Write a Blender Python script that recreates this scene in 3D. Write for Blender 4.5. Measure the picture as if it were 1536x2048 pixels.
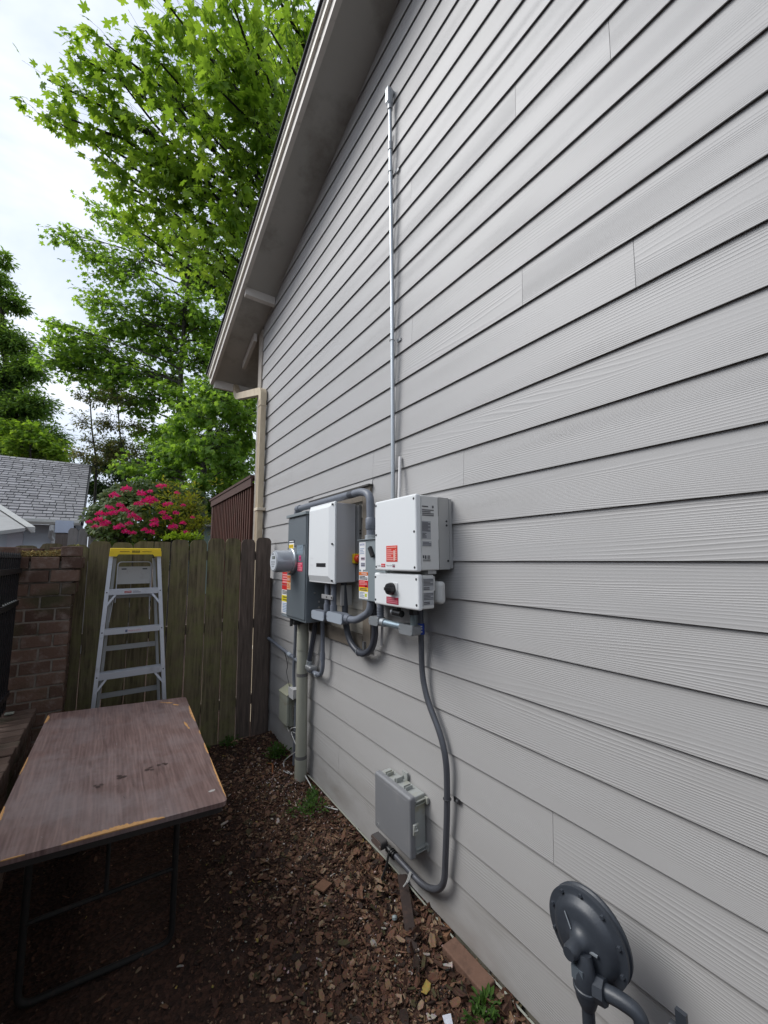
import bpy, bmesh, math, random
import numpy as np
from mathutils import Vector, Matrix
R = math.radians
rnd = random.Random(7)
for o in list(bpy.data.objects): bpy.data.objects.remove(o)
SC = bpy.context.scene
COL = SC.collection

# ---------------------------------------------------------------- camera
CF = 790.24; CP = .118967; CR = -.00637373; CY = .605617
CAM = Vector((-1.365, 0, 1.70))
FW = Vector((math.sin(CY)*math.cos(CP), math.cos(CY)*math.cos(CP), math.sin(CP)))
_r = Vector((math.cos(CY), -math.sin(CY), 0)); _u = _r.cross(FW)
RT = math.cos(CR)*_r + math.sin(CR)*_u; UP = -math.sin(CR)*_r + math.cos(CR)*_u
cam = bpy.data.cameras.new('camera'); co = bpy.data.objects.new('camera', cam); COL.objects.link(co)
cam.sensor_fit = 'HORIZONTAL'; cam.sensor_width = 36; cam.lens = CF/1536*36
cam.clip_start = .05; cam.clip_end = 2000
m3 = Matrix((RT, UP, -FW)).transposed()
co.matrix_world = Matrix.Translation(CAM) @ m3.to_4x4()
SC.camera = co
def at(u, v, d):
    "world point seen at photo pixel u,v at forward distance d"
    return CAM + d*(FW + (u-768)/CF*RT - (v-1024)/CF*UP)

# ---------------------------------------------------------------- sky, sun, exposure
SUN_EL, SUN_AZ = R(46), R(300)      # azimuth clockwise from +Y
W = bpy.data.worlds.new('World'); SC.world = W; W.use_nodes = True
nt = W.node_tree; N = nt.nodes; LK = nt.links; N.clear()
wo = N.new('ShaderNodeOutputWorld'); bg = N.new('ShaderNodeBackground'); bg.inputs[1].default_value = .078
sky = N.new('ShaderNodeTexSky'); sky.sky_type = 'NISHITA'; sky.sun_disc = False
sky.sun_elevation = SUN_EL; sky.sun_rotation = SUN_AZ; sky.air_density = 1.2; sky.dust_density = 2.0
tc = N.new('ShaderNodeTexCoord'); mp = N.new('ShaderNodeMapping'); mp.inputs['Scale'].default_value = (1, 1, 2.2)
nz = N.new('ShaderNodeTexNoise'); nz.inputs['Scale'].default_value = 2.2; nz.inputs['Detail'].default_value = 6; nz.inputs['Roughness'].default_value = .55
nz.inputs['Distortion'].default_value = .4
cr = N.new('ShaderNodeValToRGB'); cr.color_ramp.elements[0].position = .36; cr.color_ramp.elements[1].position = .66
cr.color_ramp.elements[0].color = (4.0, 4.65, 5.8, 1); cr.color_ramp.elements[1].color = (6.8, 7.1, 7.7, 1)
mx = N.new('ShaderNodeMixRGB'); mx.inputs[0].default_value = .86
LK.new(tc.outputs['Generated'], mp.inputs[0]); LK.new(mp.outputs[0], nz.inputs['Vector']); LK.new(nz.outputs['Fac'], cr.inputs[0])
LK.new(sky.outputs[0], mx.inputs[1]); LK.new(cr.outputs[0], mx.inputs[2]); LK.new(mx.outputs[0], bg.inputs[0]); LK.new(bg.outputs[0], wo.inputs[0])
sl = bpy.data.lights.new('sun', 'SUN'); sl.energy = 1.25; sl.angle = R(34); sl.color = (1, .985, .965)
so = bpy.data.objects.new('sun', sl); COL.objects.link(so)
sd = Vector((math.sin(SUN_AZ)*math.cos(SUN_EL), math.cos(SUN_AZ)*math.cos(SUN_EL), math.sin(SUN_EL)))
so.rotation_euler = sd.to_track_quat('Z', 'Y').to_euler()
SC.view_settings.view_transform = 'Standard'; SC.view_settings.look = 'None'
SC.view_settings.exposure = 1.14; SC.view_settings.gamma = 1
SC.render.engine = 'CYCLES'
SC.render.resolution_x = 768; SC.render.resolution_y = 1024

# ---------------------------------------------------------------- materials
MATS = {}
def nodes_mat(name):
    m = bpy.data.materials.new(name); m.use_nodes = True
    t = m.node_tree; b = t.nodes['Principled BSDF']
    return m, t, b
def mat(name, c, rough=.6, metal=0, var=.12, scale=8, bump=0, bscale=60, dirt=None, dscale=3, dpos=(.55, .75), spec=.5, stretch=(1, 1, 1), coat=0):
    "base colour with soft noise variation, optional dirt colour patches and bump"
    if name in MATS: return MATS[name]
    m, t, b = nodes_mat(name); n = t.nodes; l = t.links
    b.inputs['Roughness'].default_value = rough; b.inputs['Metallic'].default_value = metal
    b.inputs['Specular IOR Level'].default_value = spec
    b.inputs['Coat Weight'].default_value = coat
    tc = n.new('ShaderNodeTexCoord'); mpn = n.new('ShaderNodeMapping'); mpn.inputs['Scale'].default_value = stretch
    l.new(tc.outputs['Object'], mpn.inputs[0])
    nz = n.new('ShaderNodeTexNoise'); nz.inputs['Scale'].default_value = scale; nz.inputs['Detail'].default_value = 5
    l.new(mpn.outputs[0], nz.inputs['Vector'])
    mixc = n.new('ShaderNodeMixRGB'); mixc.inputs[1].default_value = (*[x*(1-var) for x in c], 1); mixc.inputs[2].default_value = (*[min(1, x*(1+var)) for x in c], 1)
    l.new(nz.outputs['Fac'], mixc.inputs[0]); out = mixc.outputs[0]
    if dirt:
        n2 = n.new('ShaderNodeTexNoise'); n2.inputs['Scale'].default_value = dscale; n2.inputs['Detail'].default_value = 7; n2.inputs['Roughness'].default_value = .65
        l.new(mpn.outputs[0], n2.inputs['Vector'])
        r = n.new('ShaderNodeValToRGB'); r.color_ramp.elements[0].position = dpos[0]; r.color_ramp.elements[1].position = dpos[1]
        l.new(n2.outputs['Fac'], r.inputs[0])
        mz = n.new('ShaderNodeMixRGB'); mz.inputs[2].default_value = (*dirt, 1)
        l.new(r.outputs[0], mz.inputs[0]); l.new(out, mz.inputs[1]); out = mz.outputs[0]
    l.new(out, b.inputs['Base Color'])
    if bump:
        n3 = n.new('ShaderNodeTexNoise'); n3.inputs['Scale'].default_value = bscale; n3.inputs['Detail'].default_value = 6
        l.new(mpn.outputs[0], n3.inputs['Vector'])
        bp = n.new('ShaderNodeBump'); bp.inputs['Distance'].default_value = bump; bp.inputs['Strength'].default_value = .8
        l.new(n3.outputs['Fac'], bp.inputs['Height']); l.new(bp.outputs[0], b.inputs['Normal'])
    MATS[name] = m; return m
def flat(c, rough=.5):
    k = 'ink_%02x%02x%02x' % tuple(int(min(1, x)*255) for x in c)
    return mat(k, c, rough, var=.06, scale=30)
WHITE = (.72, .72, .72); BLACK = (.012, .012, .013); RED = (.55, .02, .02); ORANGE = (.62, .15, .015); YELLOW = (.75, .52, .01); INK = (.05, .05, .06)

def siding_mat():
    m, t, b = nodes_mat('painted_siding'); n = t.nodes; l = t.links
    tc = n.new('ShaderNodeTexCoord'); geo = n.new('ShaderNodeNewGeometry')
    sep = n.new('ShaderNodeSeparateXYZ'); l.new(tc.outputs['Object'], sep.inputs[0])
    def M(op, a, bb=None, c=None):
        k = n.new('ShaderNodeMath'); k.operation = op
        for i, x in enumerate((a, bb, c)):
            if x is None: continue
            if isinstance(x, (int, float)): k.inputs[i].default_value = x
            else: l.new(x, k.inputs[i])
        return k.outputs[0]
    rn = geo.outputs['Random Per Island']
    y = M('ADD', sep.outputs[1], M('MULTIPLY', rn, 61.0))
    z = sep.outputs[2]
    def noise(sy, sz, scale, det, w):
        cv = n.new('ShaderNodeCombineXYZ'); l.new(M('MULTIPLY', y, sy), cv.inputs[0]); l.new(M('MULTIPLY', z, sz), cv.inputs[1]); l.new(M('MULTIPLY', rn, w), cv.inputs[2])
        k = n.new('ShaderNodeTexNoise'); k.inputs['Scale'].default_value = scale; k.inputs['Detail'].default_value = det; l.new(cv.outputs[0], k.inputs['Vector']); return k.outputs['Fac']
    big = noise(.30, 4.6, 1, 1.0, 31)          # broad field whose contours make the cathedral grain
    small = noise(9, 30, 1, 2, 17)
    ph = M('ADD', M('MULTIPLY', z, 120.0), M('ADD', M('MULTIPLY', M('SUBTRACT', big, .5), 30.0), M('MULTIPLY', small, .28)))
    s = M('SINE', M('MULTIPLY', ph, 6.2832))
    line = M('POWER', M('MULTIPLY_ADD', s, .5, .5), 3.0)
    mask = noise(1.4, 12, 1, 1, 77)
    amp = M('MULTIPLY_ADD', mask, 2.6, -.75); 
    cl = n.new('ShaderNodeClamp'); l.new(amp, cl.inputs[0]); cl.inputs[1].default_value = .22
    h = M('MULTIPLY', line, cl.outputs[0])
    fine = noise(60, 300, 1, 2, 5)
    h2 = M('ADD', h, M('MULTIPLY', fine, .12))
    bp = n.new('ShaderNodeBump'); bp.inputs['Distance'].default_value = .0009; bp.inputs['Strength'].default_value = .8
    l.new(h2, bp.inputs['Height']); l.new(bp.outputs[0], b.inputs['Normal'])
    mixc = n.new('ShaderNodeMixRGB'); mixc.inputs[1].default_value = (.372, .365, .358, 1); mixc.inputs[2].default_value = (.402, .395, .388, 1)
    nn = n.new('ShaderNodeTexNoise'); nn.inputs['Scale'].default_value = 1.3; nn.inputs['Detail'].default_value = 6; l.new(tc.outputs['Object'], nn.inputs['Vector'])
    l.new(M('ADD', M('MULTIPLY', rn, .25), M('MULTIPLY', nn.outputs['Fac'], .6)), mixc.inputs[0])
    st = noise(3.0, 9.0, 1, 6, 3); low = M('MULTIPLY', M('SUBTRACT', .42, z), 1.6)
    sf = n.new('ShaderNodeClamp'); l.new(M('MULTIPLY', M('SUBTRACT', st, .42), M('MAXIMUM', low, .05)), sf.inputs[0])
    sm_ = n.new('ShaderNodeMath'); sm_.operation = 'MULTIPLY'; sm_.inputs[1].default_value = 3.2; sm_.use_clamp = True; l.new(sf.outputs[0], sm_.inputs[0])
    dm = n.new('ShaderNodeMixRGB'); dm.inputs[2].default_value = (.16, .13, .10, 1); l.new(sm_.outputs[0], dm.inputs[0]); l.new(mixc.outputs[0], dm.inputs[1])
    l.new(dm.outputs[0], b.inputs['Base Color']); b.inputs['Roughness'].default_value = .48; b.inputs['Specular IOR Level'].default_value = .45
    return m
M_SIDE = siding_mat()

def wood_mat(name, c1, c2, c3, sz=(14, 14, 1.1), rough=.85, moss=None, knots=False):
    "weathered wood: long grain along local z, blotches, optional moss"
    m, t, b = nodes_mat(name); n = t.nodes; l = t.links
    tc = n.new('ShaderNodeTexCoord'); mpn = n.new('ShaderNodeMapping'); mpn.inputs['Scale'].default_value = sz
    oi = n.new('ShaderNodeObjectInfo'); geo = n.new('ShaderNodeNewGeometry')
    va = n.new('ShaderNodeVectorMath'); va.operation = 'ADD'; cv = n.new('ShaderNodeCombineXYZ')
    ml = n.new('ShaderNodeMath'); ml.operation = 'MULTIPLY'; ml.inputs[1].default_value = 37; l.new(oi.outputs['Random'], ml.inputs[0])
    l.new(ml.outputs[0], cv.inputs[2]); l.new(ml.outputs[0], cv.inputs[0])
    l.new(tc.outputs['Object'], va.inputs[0]); l.new(cv.outputs[0], va.inputs[1]); l.new(va.outputs[0], mpn.inputs[0])
    nz = n.new('ShaderNodeTexNoise'); nz.inputs['Scale'].default_value = 3; nz.inputs['Detail'].default_value = 8; nz.inputs['Roughness'].default_value = .6; nz.inputs['Distortion'].default_value = .6
    l.new(mpn.outputs[0], nz.inputs['Vector'])
    r = n.new('ShaderNodeValToRGB'); r.color_ramp.elements[0].position = .3; r.color_ramp.elements[0].color = (*c1, 1)
    r.color_ramp.elements[1].position = .72; r.color_ramp.elements[1].color = (*c2, 1)
    l.new(nz.outputs['Fac'], r.inputs[0])
    n2 = n.new('ShaderNodeTexNoise'); n2.inputs['Scale'].default_value = 4.5; n2.inputs['Detail'].default_value = 6; n2.inputs['Roughness'].default_value = .7
    l.new(va.outputs[0], n2.inputs['Vector'])
    r2 = n.new('ShaderNodeValToRGB'); r2.color_ramp.elements[0].position = .45; r2.color_ramp.elements[1].position = .7
    l.new(n2.outputs['Fac'], r2.inputs[0])
    mz = n.new('ShaderNodeMixRGB'); mz.inputs[2].default_value = (*c3, 1); l.new(r2.outputs[0], mz.inputs[0]); l.new(r.outputs[0], mz.inputs[1])
    l.new(mz.outputs[0], b.inputs['Base Color']); b.inputs['Roughness'].default_value = rough
    bp = n.new('ShaderNodeBump'); bp.inputs['Distance'].default_value = .003; bp.inputs['Strength'].default_value = .7
    l.new(nz.outputs['Fac'], bp.inputs['Height']); l.new(bp.outputs[0], b.inputs['Normal'])
    MATS[name] = m; return m

def leaf_mat(name, c1, c2, c3, trans=.45):
    m, t, b = nodes_mat(name); n = t.nodes; l = t.links
    geo = n.new('ShaderNodeNewGeometry')
    r = n.new('ShaderNodeValToRGB'); r.color_ramp.elements[0].color = (*c1, 1); r.color_ramp.elements[1].color = (*c3, 1)
    e = r.color_ramp.elements.new(.55); e.color = (*c2, 1)
    tc = n.new('ShaderNodeTexCoord'); nz = n.new('ShaderNodeTexNoise'); nz.inputs['Scale'].default_value = .9; nz.inputs['Detail'].default_value = 2
    l.new(tc.outputs['Object'], nz.inputs['Vector'])
    ma = n.new('ShaderNodeMath'); ma.operation = 'MULTIPLY_ADD'; ma.inputs[1].default_value = .5; l.new(geo.outputs['Random Per Island'], ma.inputs[0])
    mb = n.new('ShaderNodeMath'); mb.operation = 'MULTIPLY'; mb.inputs[1].default_value = .5; l.new(nz.outputs['Fac'], mb.inputs[0]); l.new(mb.outputs[0], ma.inputs[2])
    l.new(ma.outputs[0], r.inputs[0]); l.new(r.outputs[0], b.inputs['Base Color'])
    b.inputs['Roughness'].default_value = .6; b.inputs['Specular IOR Level'].default_value = .2
    tr = n.new('ShaderNodeBsdfTranslucent'); mx = n.new('ShaderNodeMixShader'); mx.inputs[0].default_value = trans
    g = n.new('ShaderNodeMixRGB'); g.blend_type = 'MULTIPLY'; g.inputs[0].default_value = 1; g.inputs[2].default_value = (1.9, 1.75, .75, 1)
    l.new(r.outputs[0], g.inputs[1]); l.new(g.outputs[0], tr.inputs[0])
    l.new(b.outputs[0], mx.inputs[1]); l.new(tr.outputs[0], mx.inputs[2])
    l.new(mx.outputs[0], n['Material Output'].inputs[0]); return m

# ---------------------------------------------------------------- mesh helpers
class MB:
    def __init__(s): s.v = []; s.f = []; s.sm = []; s.mi = []; s.mats = []
    def midx(s, m):
        if m is None: return 0
        if m not in s.mats: s.mats.append(m)
        return s.mats.index(m)
    def add(s, vs, fs, smooth=False, m=None):
        o = len(s.v); s.v += [tuple(v) for v in vs]; k = s.midx(m)
        for f in fs: s.f.append([i+o for i in f]); s.sm.append(smooth); s.mi.append(k)
        return s
    def box(s, x0, x1, y0, y1, z0, z1, m=None):
        x0, x1 = sorted((x0, x1)); y0, y1 = sorted((y0, y1)); z0, z1 = sorted((z0, z1))
        vs = [(x, y, z) for x in (x0, x1) for y in (y0, y1) for z in (z0, z1)]
        return s.add(vs, [(0, 1, 3, 2), (4, 6, 7, 5), (0, 4, 5, 1), (2, 3, 7, 6), (0, 2, 6, 4), (1, 5, 7, 3)], m=m)
    def obox(s, c, ax, ay, az, m=None):
        "box with half-axis vectors"
        c, ax, ay, az = map(Vector, (c, ax, ay, az))
        vs = [c+ax*i+ay*j+az*k for i in (-1, 1) for j in (-1, 1) for k in (-1, 1)]
        f = [(0, 1, 3, 2), (4, 6, 7, 5), (0, 4, 5, 1), (2, 3, 7, 6), (0, 2, 6, 4), (1, 5, 7, 3)]
        if ax.cross(ay).dot(az) < 0: f = [q[::-1] for q in f]
        return s.add(vs, f, m=m)
    def rbox(s, x0, x1, y0, y1, z0, z1, r=.005, seg=3, edges=None, m=None):
        bm = bmesh.new(); bmesh.ops.create_cube(bm, size=1)
        x0, x1 = sorted((x0, x1)); y0, y1 = sorted((y0, y1)); z0, z1 = sorted((z0, z1))
        for v in bm.verts: v.co = Vector((x0+(v.co.x+.5)*(x1-x0), y0+(v.co.y+.5)*(y1-y0), z0+(v.co.z+.5)*(z1-z0)))
        es = list(bm.edges)
        if edges == 'x': es = [e for e in es if abs((e.verts[0].co-e.verts[1].co).x) > 1e-6]
        if edges == 'front': es = [e for e in es if not (e.verts[0].co.x > x1-1e-6 and e.verts[1].co.x > x1-1e-6)]
        bmesh.ops.bevel(bm, geom=es, offset=r, segments=seg, profile=.5, affect='EDGES')
        bm.verts.index_update()
        vs = [v.co.copy() for v in bm.verts]; fs = [[v.index for v in f.verts] for f in bm.faces]
        bm.free(); return s.add(vs, fs, m=m)
    def tube(s, pts, r, n=12, caps=True, m=None, closed=False):
        pts = [Vector(p) for p in pts]; rs = r if isinstance(r, (list, tuple)) else [r]*len(pts)
        t0 = (pts[1]-pts[0]).normalized(); a = Vector((0, 0, 1)) if abs(t0.z) < .9 else Vector((1, 0, 0))
        u = t0.cross(a).normalized(); vs = []; prev = t0
        for i, p in enumerate(pts):
            if i == 0: t = t0
            elif i == len(pts)-1: t = (pts[-1]-pts[-2]).normalized()
            else: t = ((pts[i+1]-p).normalized()+(p-pts[i-1]).normalized()).normalized()
            q = prev.rotation_difference(t); u = q @ u; prev = t
            w = t.cross(u).normalized()
            for k in range(n):
                an = 2*math.pi*k/n; vs.append(p+rs[i]*(math.cos(an)*u+math.sin(an)*w))
        fs = []
        for i in range(len(pts)-1):
            for k in range(n): fs.append((i*n+k, i*n+(k+1) % n, (i+1)*n+(k+1) % n, (i+1)*n+k))
        o = len(s.v); s.add(vs, fs, True, m)
        if caps:
            k = s.midx(m)
            s.f.append([o+i for i in range(n)][::-1]); s.sm.append(False); s.mi.append(k)
            s.f.append([o+(len(pts)-1)*n+i for i in range(n)]); s.sm.append(False); s.mi.append(k)
        return s
    def cyl(s, a, b, r, n=20, m=None): return s.tube([a, b], r, n, True, m)
    def lathe(s, prof, o, axis, n=32, m=None):
        "profile [(radius, along)] turned round axis through o"
        o = Vector(o); ax = Vector(axis).normalized(); a = Vector((0, 0, 1)) if abs(ax.z) < .9 else Vector((1, 0, 0))
        u = ax.cross(a).normalized(); w = ax.cross(u); vs = []; fs = []
        for r_, h in prof:
            for k in range(n):
                an = 2*math.pi*k/n; vs.append(o+ax*h+max(r_, 1e-5)*(math.cos(an)*u+math.sin(an)*w))
        for i in range(len(prof)-1):
            for k in range(n): fs.append((i*n+k, i*n+(k+1) % n, (i+1)*n+(k+1) % n, (i+1)*n+k))
        return s.add(vs, fs, True, m)
    def prism(s, poly, fn, t0, t1, m=None):
        "poly of (a,b); fn(a,b,t)->xyz; extruded from t0 to t1"
        n = len(poly); vs = [fn(a, b, t0) for a, b in poly]+[fn(a, b, t1) for a, b in poly]
        fs = [list(range(n))[::-1], list(range(n, 2*n))]+[(i, (i+1) % n, n+(i+1) % n, n+i) for i in range(n)]
        return s.add(vs, fs, m=m)
    def build(s, name, m=None, parent=None, origin=None, sharp=40):
        me = bpy.data.meshes.new(name)
        o0 = Vector(origin) if origin is not None else (base(parent) if parent else Vector((0, 0, 0)))
        va = np.array([tuple(v) for v in s.v], dtype=float).reshape(-1, 3)-np.array(o0)
        me.from_pydata(va.tolist(), [], s.f)
        me.polygons.foreach_set('use_smooth', s.sm)
        ms = s.mats if s.mats else [m]
        for k in ms: me.materials.append(k if k else m)
        if len(ms) > 1: me.polygons.foreach_set('material_index', s.mi)
        me.validate(); me.update()
        bm = bmesh.new(); bm.from_mesh(me); bmesh.ops.recalc_face_normals(bm, faces=bm.faces); bm.to_mesh(me); bm.free()
        if any(s.sm): me.set_sharp_from_angle(angle=R(sharp))
        o = bpy.data.objects.new(name, me); COL.objects.link(o)
        if parent: o.parent = parent
        else: o.location = o0
        return o
def base(o):
    p = Vector((0, 0, 0))
    while o: p += o.location; o = o.parent
    return p
def tag(o, label=None, cat=None, group=None, kind=None):
    if label: o['label'] = label
    if cat: o['category'] = cat
    if group: o['group'] = group
    if kind: o['kind'] = kind
    return o
def thing(name, label, cat, loc, group=None):
    o = bpy.data.objects.new(name, None); o.empty_display_size = .1; COL.objects.link(o); o.location = loc
    return tag(o, label, cat, group)
def round_path(pts, r, n=8):
    pts = [Vector(p) for p in pts]; out = [pts[0]]
    for i in range(1, len(pts)-1):
        a, b, c = pts[i-1], pts[i], pts[i+1]; d1 = (a-b); d2 = (c-b); rr = min(r, d1.length*.49, d2.length*.49)
        p0 = b+d1.normalized()*rr; p2 = b+d2.normalized()*rr
        for k in range(n+1):
            t = k/n; out.append((1-t)**2*p0+2*t*(1-t)*b+t*t*p2)
    return out+[pts[-1]]
def smooth_path(pts, n=6):
    "Catmull-Rom through points"
    P = [Vector(p) for p in pts]; P = [2*P[0]-P[1]]+P+[2*P[-1]-P[-2]]; out = []
    for i in range(1, len(P)-2):
        for k in range(n):
            t = k/n; a, b, c, d = P[i-1:i+3]
            out.append(.5*((2*b)+(c-a)*t+(2*a-5*b+4*c-d)*t*t+(3*b-a-3*c+d)*t**3))
    return out+[P[-2]]

# label plates: local frame (origin, right, up, out)
FRONT = (Vector((0, -1, 0)), Vector((0, 0, 1)), Vector((-1, 0, 0)))     # faces -X
SIDE = (Vector((1, 0, 0)), Vector((0, 0, 1)), Vector((0, -1, 0)))       # faces -Y
def text_verts(txt, bold=False):
    cu = bpy.data.curves.new('t', 'FONT'); cu.body = txt; cu.resolution_u = 2; cu.fill_mode = 'FRONT'
    ob = bpy.data.objects.new('t', cu); COL.objects.link(ob)
    dg = bpy.context.evaluated_depsgraph_get(); dg.update(); me = bpy.data.meshes.new_from_object(ob.evaluated_get(dg))
    vs = [v.co.copy() for v in me.vertices]; fs = [list(p.vertices) for p in me.polygons]
    bpy.data.objects.remove(ob); bpy.data.curves.remove(cu); bpy.data.meshes.remove(me)
    return vs, fs
def label(name, parent, org, frame, w, h, items, back=WHITE, th=.0012, text=None):
    """plate w x h, lower-left at org; items: ('b',u0,v0,u1,v1,col) bars in 0..1, ('t',u,v,height(0..1 of h),width,col,text), ('l',u0,v0,u1,v1,col,n) n thin lines"""
    rt, up, ou = frame; org = Vector(org); mb = MB()
    def quad(u0, v0, u1, v1, col, lev):
        c = org+rt*w*(u0+u1)/2+up*h*(v0+v1)/2+ou*(th*.5+lev*.0005)
        mb.obox(c, rt*w*(u1-u0)/2, up*h*(v1-v0)/2, ou*(th*.5), m=flat(col))
    if back: quad(0, 0, 1, 1, back, 0)
    for it in items:
        if it[0] == 'b': quad(*it[1:5], it[5], 1)
        elif it[0] == 'l':
            _, u0, v0, u1, v1, col, nl = it
            for k in range(nl):
                vv = v0+(v1-v0)*(k+.5)/nl; hh = (v1-v0)/nl*.28
                quad(u0, vv-hh, u0+(u1-u0)*(1 if k % 3 != 2 else .72), vv+hh, col, 2)
        elif it[0] == 't':
            _, u, v, hh, ww, col, txt = it
            vs, fs = text_verts(txt)
            if not vs: continue
            x0 = min(q.x for q in vs); x1 = max(q.x for q in vs); y0 = min(q.y for q in vs); y1 = max(q.y for q in vs)
            o = org+rt*w*u+up*h*v+ou*(th+.0016)
            mb.add([o+rt*((q.x-x0)/(x1-x0)*ww*w)+up*((q.y-y0)/(y1-y0)*hh*h) for q in vs], fs, m=flat(col))
    ob = mb.build(name, None, parent)
    if text: ob['label'] = text
    return ob
def screws(name, parent, pts, axis, r=.006, m=None, h=.003):
    for p in pts:
        MB().lathe([(0, 0), (r*.9, 0), (r, -h*.4), (r, -h*1.3)], Vector(p)+Vector(axis)*h, axis, 10).build(name, m, parent)

# =====================================================================  GROUND
def hgt(x, y):
    g = .012*math.sin(3.1*x+1)*math.sin(2.3*y)+.008*math.sin(9*x+2*y)+.006*math.sin(17*y-6*x)
    yard = 1 if (-1.9 < x < .2 and -2 < y < 4.4) else .2
    z = .02+g*yard
    if -2 < x < .1: z += .045*max(0, min(1, (y-1.9)/2))*(1 if y < 5 else .6)-.035*max(0, min(1, (1.6-y)/.8))*max(0, min(1, (x+.6)/.5))
    return z
def axis_coords(a, b, step, far, grow=1.35):
    c = list(np.arange(a, b+step/2, step)); s = step; p = a
    lo = []
    while p > -far: s *= grow; p -= s; lo.append(p)
    s = step; p = b; hi = []
    while p < far: s *= grow; p += s; hi.append(p)
    return lo[::-1]+c+hi
xs = axis_coords(-2.0, .1, .03, 400); ys = axis_coords(-.6, 4.3, .03, 400)
gm = MB(); gr = random.Random(3)
gv = [(x, y, hgt(x, y)+(gr.uniform(-.007, .007) if -2.01 < x < .11 and -.61 < y < 4.31 else 0)) for y in ys for x in xs]
nx = len(xs); gf = [(j*nx+i, j*nx+i+1, (j+1)*nx+i+1, (j+1)*nx+i) for j in range(len(ys)-1) for i in range(nx-1)]
gm.add(gv, gf, True)
def soil_mat():
    m, t, b = nodes_mat('bark_soil'); n = t.nodes; l = t.links
    tc = n.new('ShaderNodeTexCoord')
    v = n.new('ShaderNodeTexVoronoi'); v.inputs['Scale'].default_value = 70; v.inputs['Randomness'].default_value = 1; l.new(tc.outputs['Object'], v.inputs['Vector'])
    r = n.new('ShaderNodeValToRGB'); r.color_ramp.elements[0].color = (.022, .013, .010, 1); r.color_ramp.elements[1].color = (.11, .052, .034, 1)
    e = r.color_ramp.elements.new(.5); e.color = (.05, .026, .018, 1)
    s = n.new('ShaderNodeSeparateColor'); l.new(v.outputs['Color'], s.inputs[0]); l.new(s.outputs[0], r.inputs[0])
    nz = n.new('ShaderNodeTexNoise'); nz.inputs['Scale'].default_value = 3; nz.inputs['Detail'].default_value = 5; l.new(tc.outputs['Object'], nz.inputs['Vector'])
    mx = n.new('ShaderNodeMixRGB'); mx.inputs[2].default_value = (.035, .021, .016, 1); l.new(nz.outputs['Fac'], mx.inputs[0]); l.new(r.outputs[0], mx.inputs[1])
    l.new(mx.outputs[0], b.inputs['Base Color']); b.inputs['Roughness'].default_value = .9; b.inputs['Specular IOR Level'].default_value = .2
    n3 = n.new('ShaderNodeTexNoise'); n3.inputs['Scale'].default_value = 90; n3.inputs['Detail'].default_value = 5; l.new(tc.outputs['Object'], n3.inputs['Vector'])
    ad = n.new('ShaderNodeMath'); ad.operation = 'ADD'; l.new(n3.outputs['Fac'], ad.inputs[0]); l.new(v.outputs['Distance'], ad.inputs[1])
    bp = n.new('ShaderNodeBump'); bp.inputs['Distance'].default_value = .012; bp.inputs['Strength'].default_value = .9; l.new(ad.outputs[0], bp.inputs['Height']); l.new(bp.outputs[0], b.inputs['Normal'])
    return m
gnd = gm.build('ground', soil_mat()); tag(gnd, kind='structure')

# mulch chips
def island_mat(name, cols, rough=.8, spec=.3):
    m, t, b = nodes_mat(name); n = t.nodes; l = t.links
    g = n.new('ShaderNodeNewGeometry'); r = n.new('ShaderNodeValToRGB'); r.color_ramp.interpolation = 'CONSTANT'
    els = r.color_ramp.elements
    while len(els) < len(cols): els.new(.5)
    tot = sum(w for w, _ in cols); a = 0
    for e, (w, c) in zip(els, cols): e.position = a/tot; e.color = (*c, 1); a += w
    l.new(g.outputs['Random Per Island'], r.inputs[0])
    tc = n.new('ShaderNodeTexCoord'); nz = n.new('ShaderNodeTexNoise'); nz.inputs['Scale'].default_value = 120; l.new(tc.outputs['Object'], nz.inputs['Vector'])
    mx = n.new('ShaderNodeMixRGB'); mx.blend_type = 'MULTIPLY'; mx.inputs[0].default_value = .6; l.new(r.outputs[0], mx.inputs[1]); l.new(nz.outputs['Color'], mx.inputs[2])
    l.new(mx.outputs[0], b.inputs['Base Color']); b.inputs['Roughness'].default_value = rough; b.inputs['Specular IOR Level'].default_value = spec
    return m
cr_ = random.Random(11); mm = MB()
def chip(x, y, L, w, t, ang, tx, ty, z=None, bend=0):
    z = hgt(x, y)+.006 if z is None else z
    q = Matrix.Rotation(ang, 3, 'Z') @ Matrix.Rotation(tx, 3, 'X') @ Matrix.Rotation(ty, 3, 'Y')
    a = []; k = cr_.uniform(.5, 1)
    for sx, sy in ((-1, -k), (.1, -1), (1, -.6*k), (.8, .8), (-.2, 1), (-.9, .5)):
        a.append((sx*L/2, sy*w/2, bend*(sx*sx-.4)))
    top = [q @ Vector((p[0], p[1], p[2]+t/2)) for p in a]; bot = [q @ Vector((p[0], p[1], p[2]-t/2)) for p in a]
    o = Vector((x, y, z)); mm.add([o+p for p in top]+[o+p for p in bot], [(0, 1, 2, 3, 4, 5), (11, 10, 9, 8, 7, 6)]+[(i, 6+i, 6+(i+1) % 6, (i+1) % 6) for i in range(6)])
cnt = 0
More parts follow.
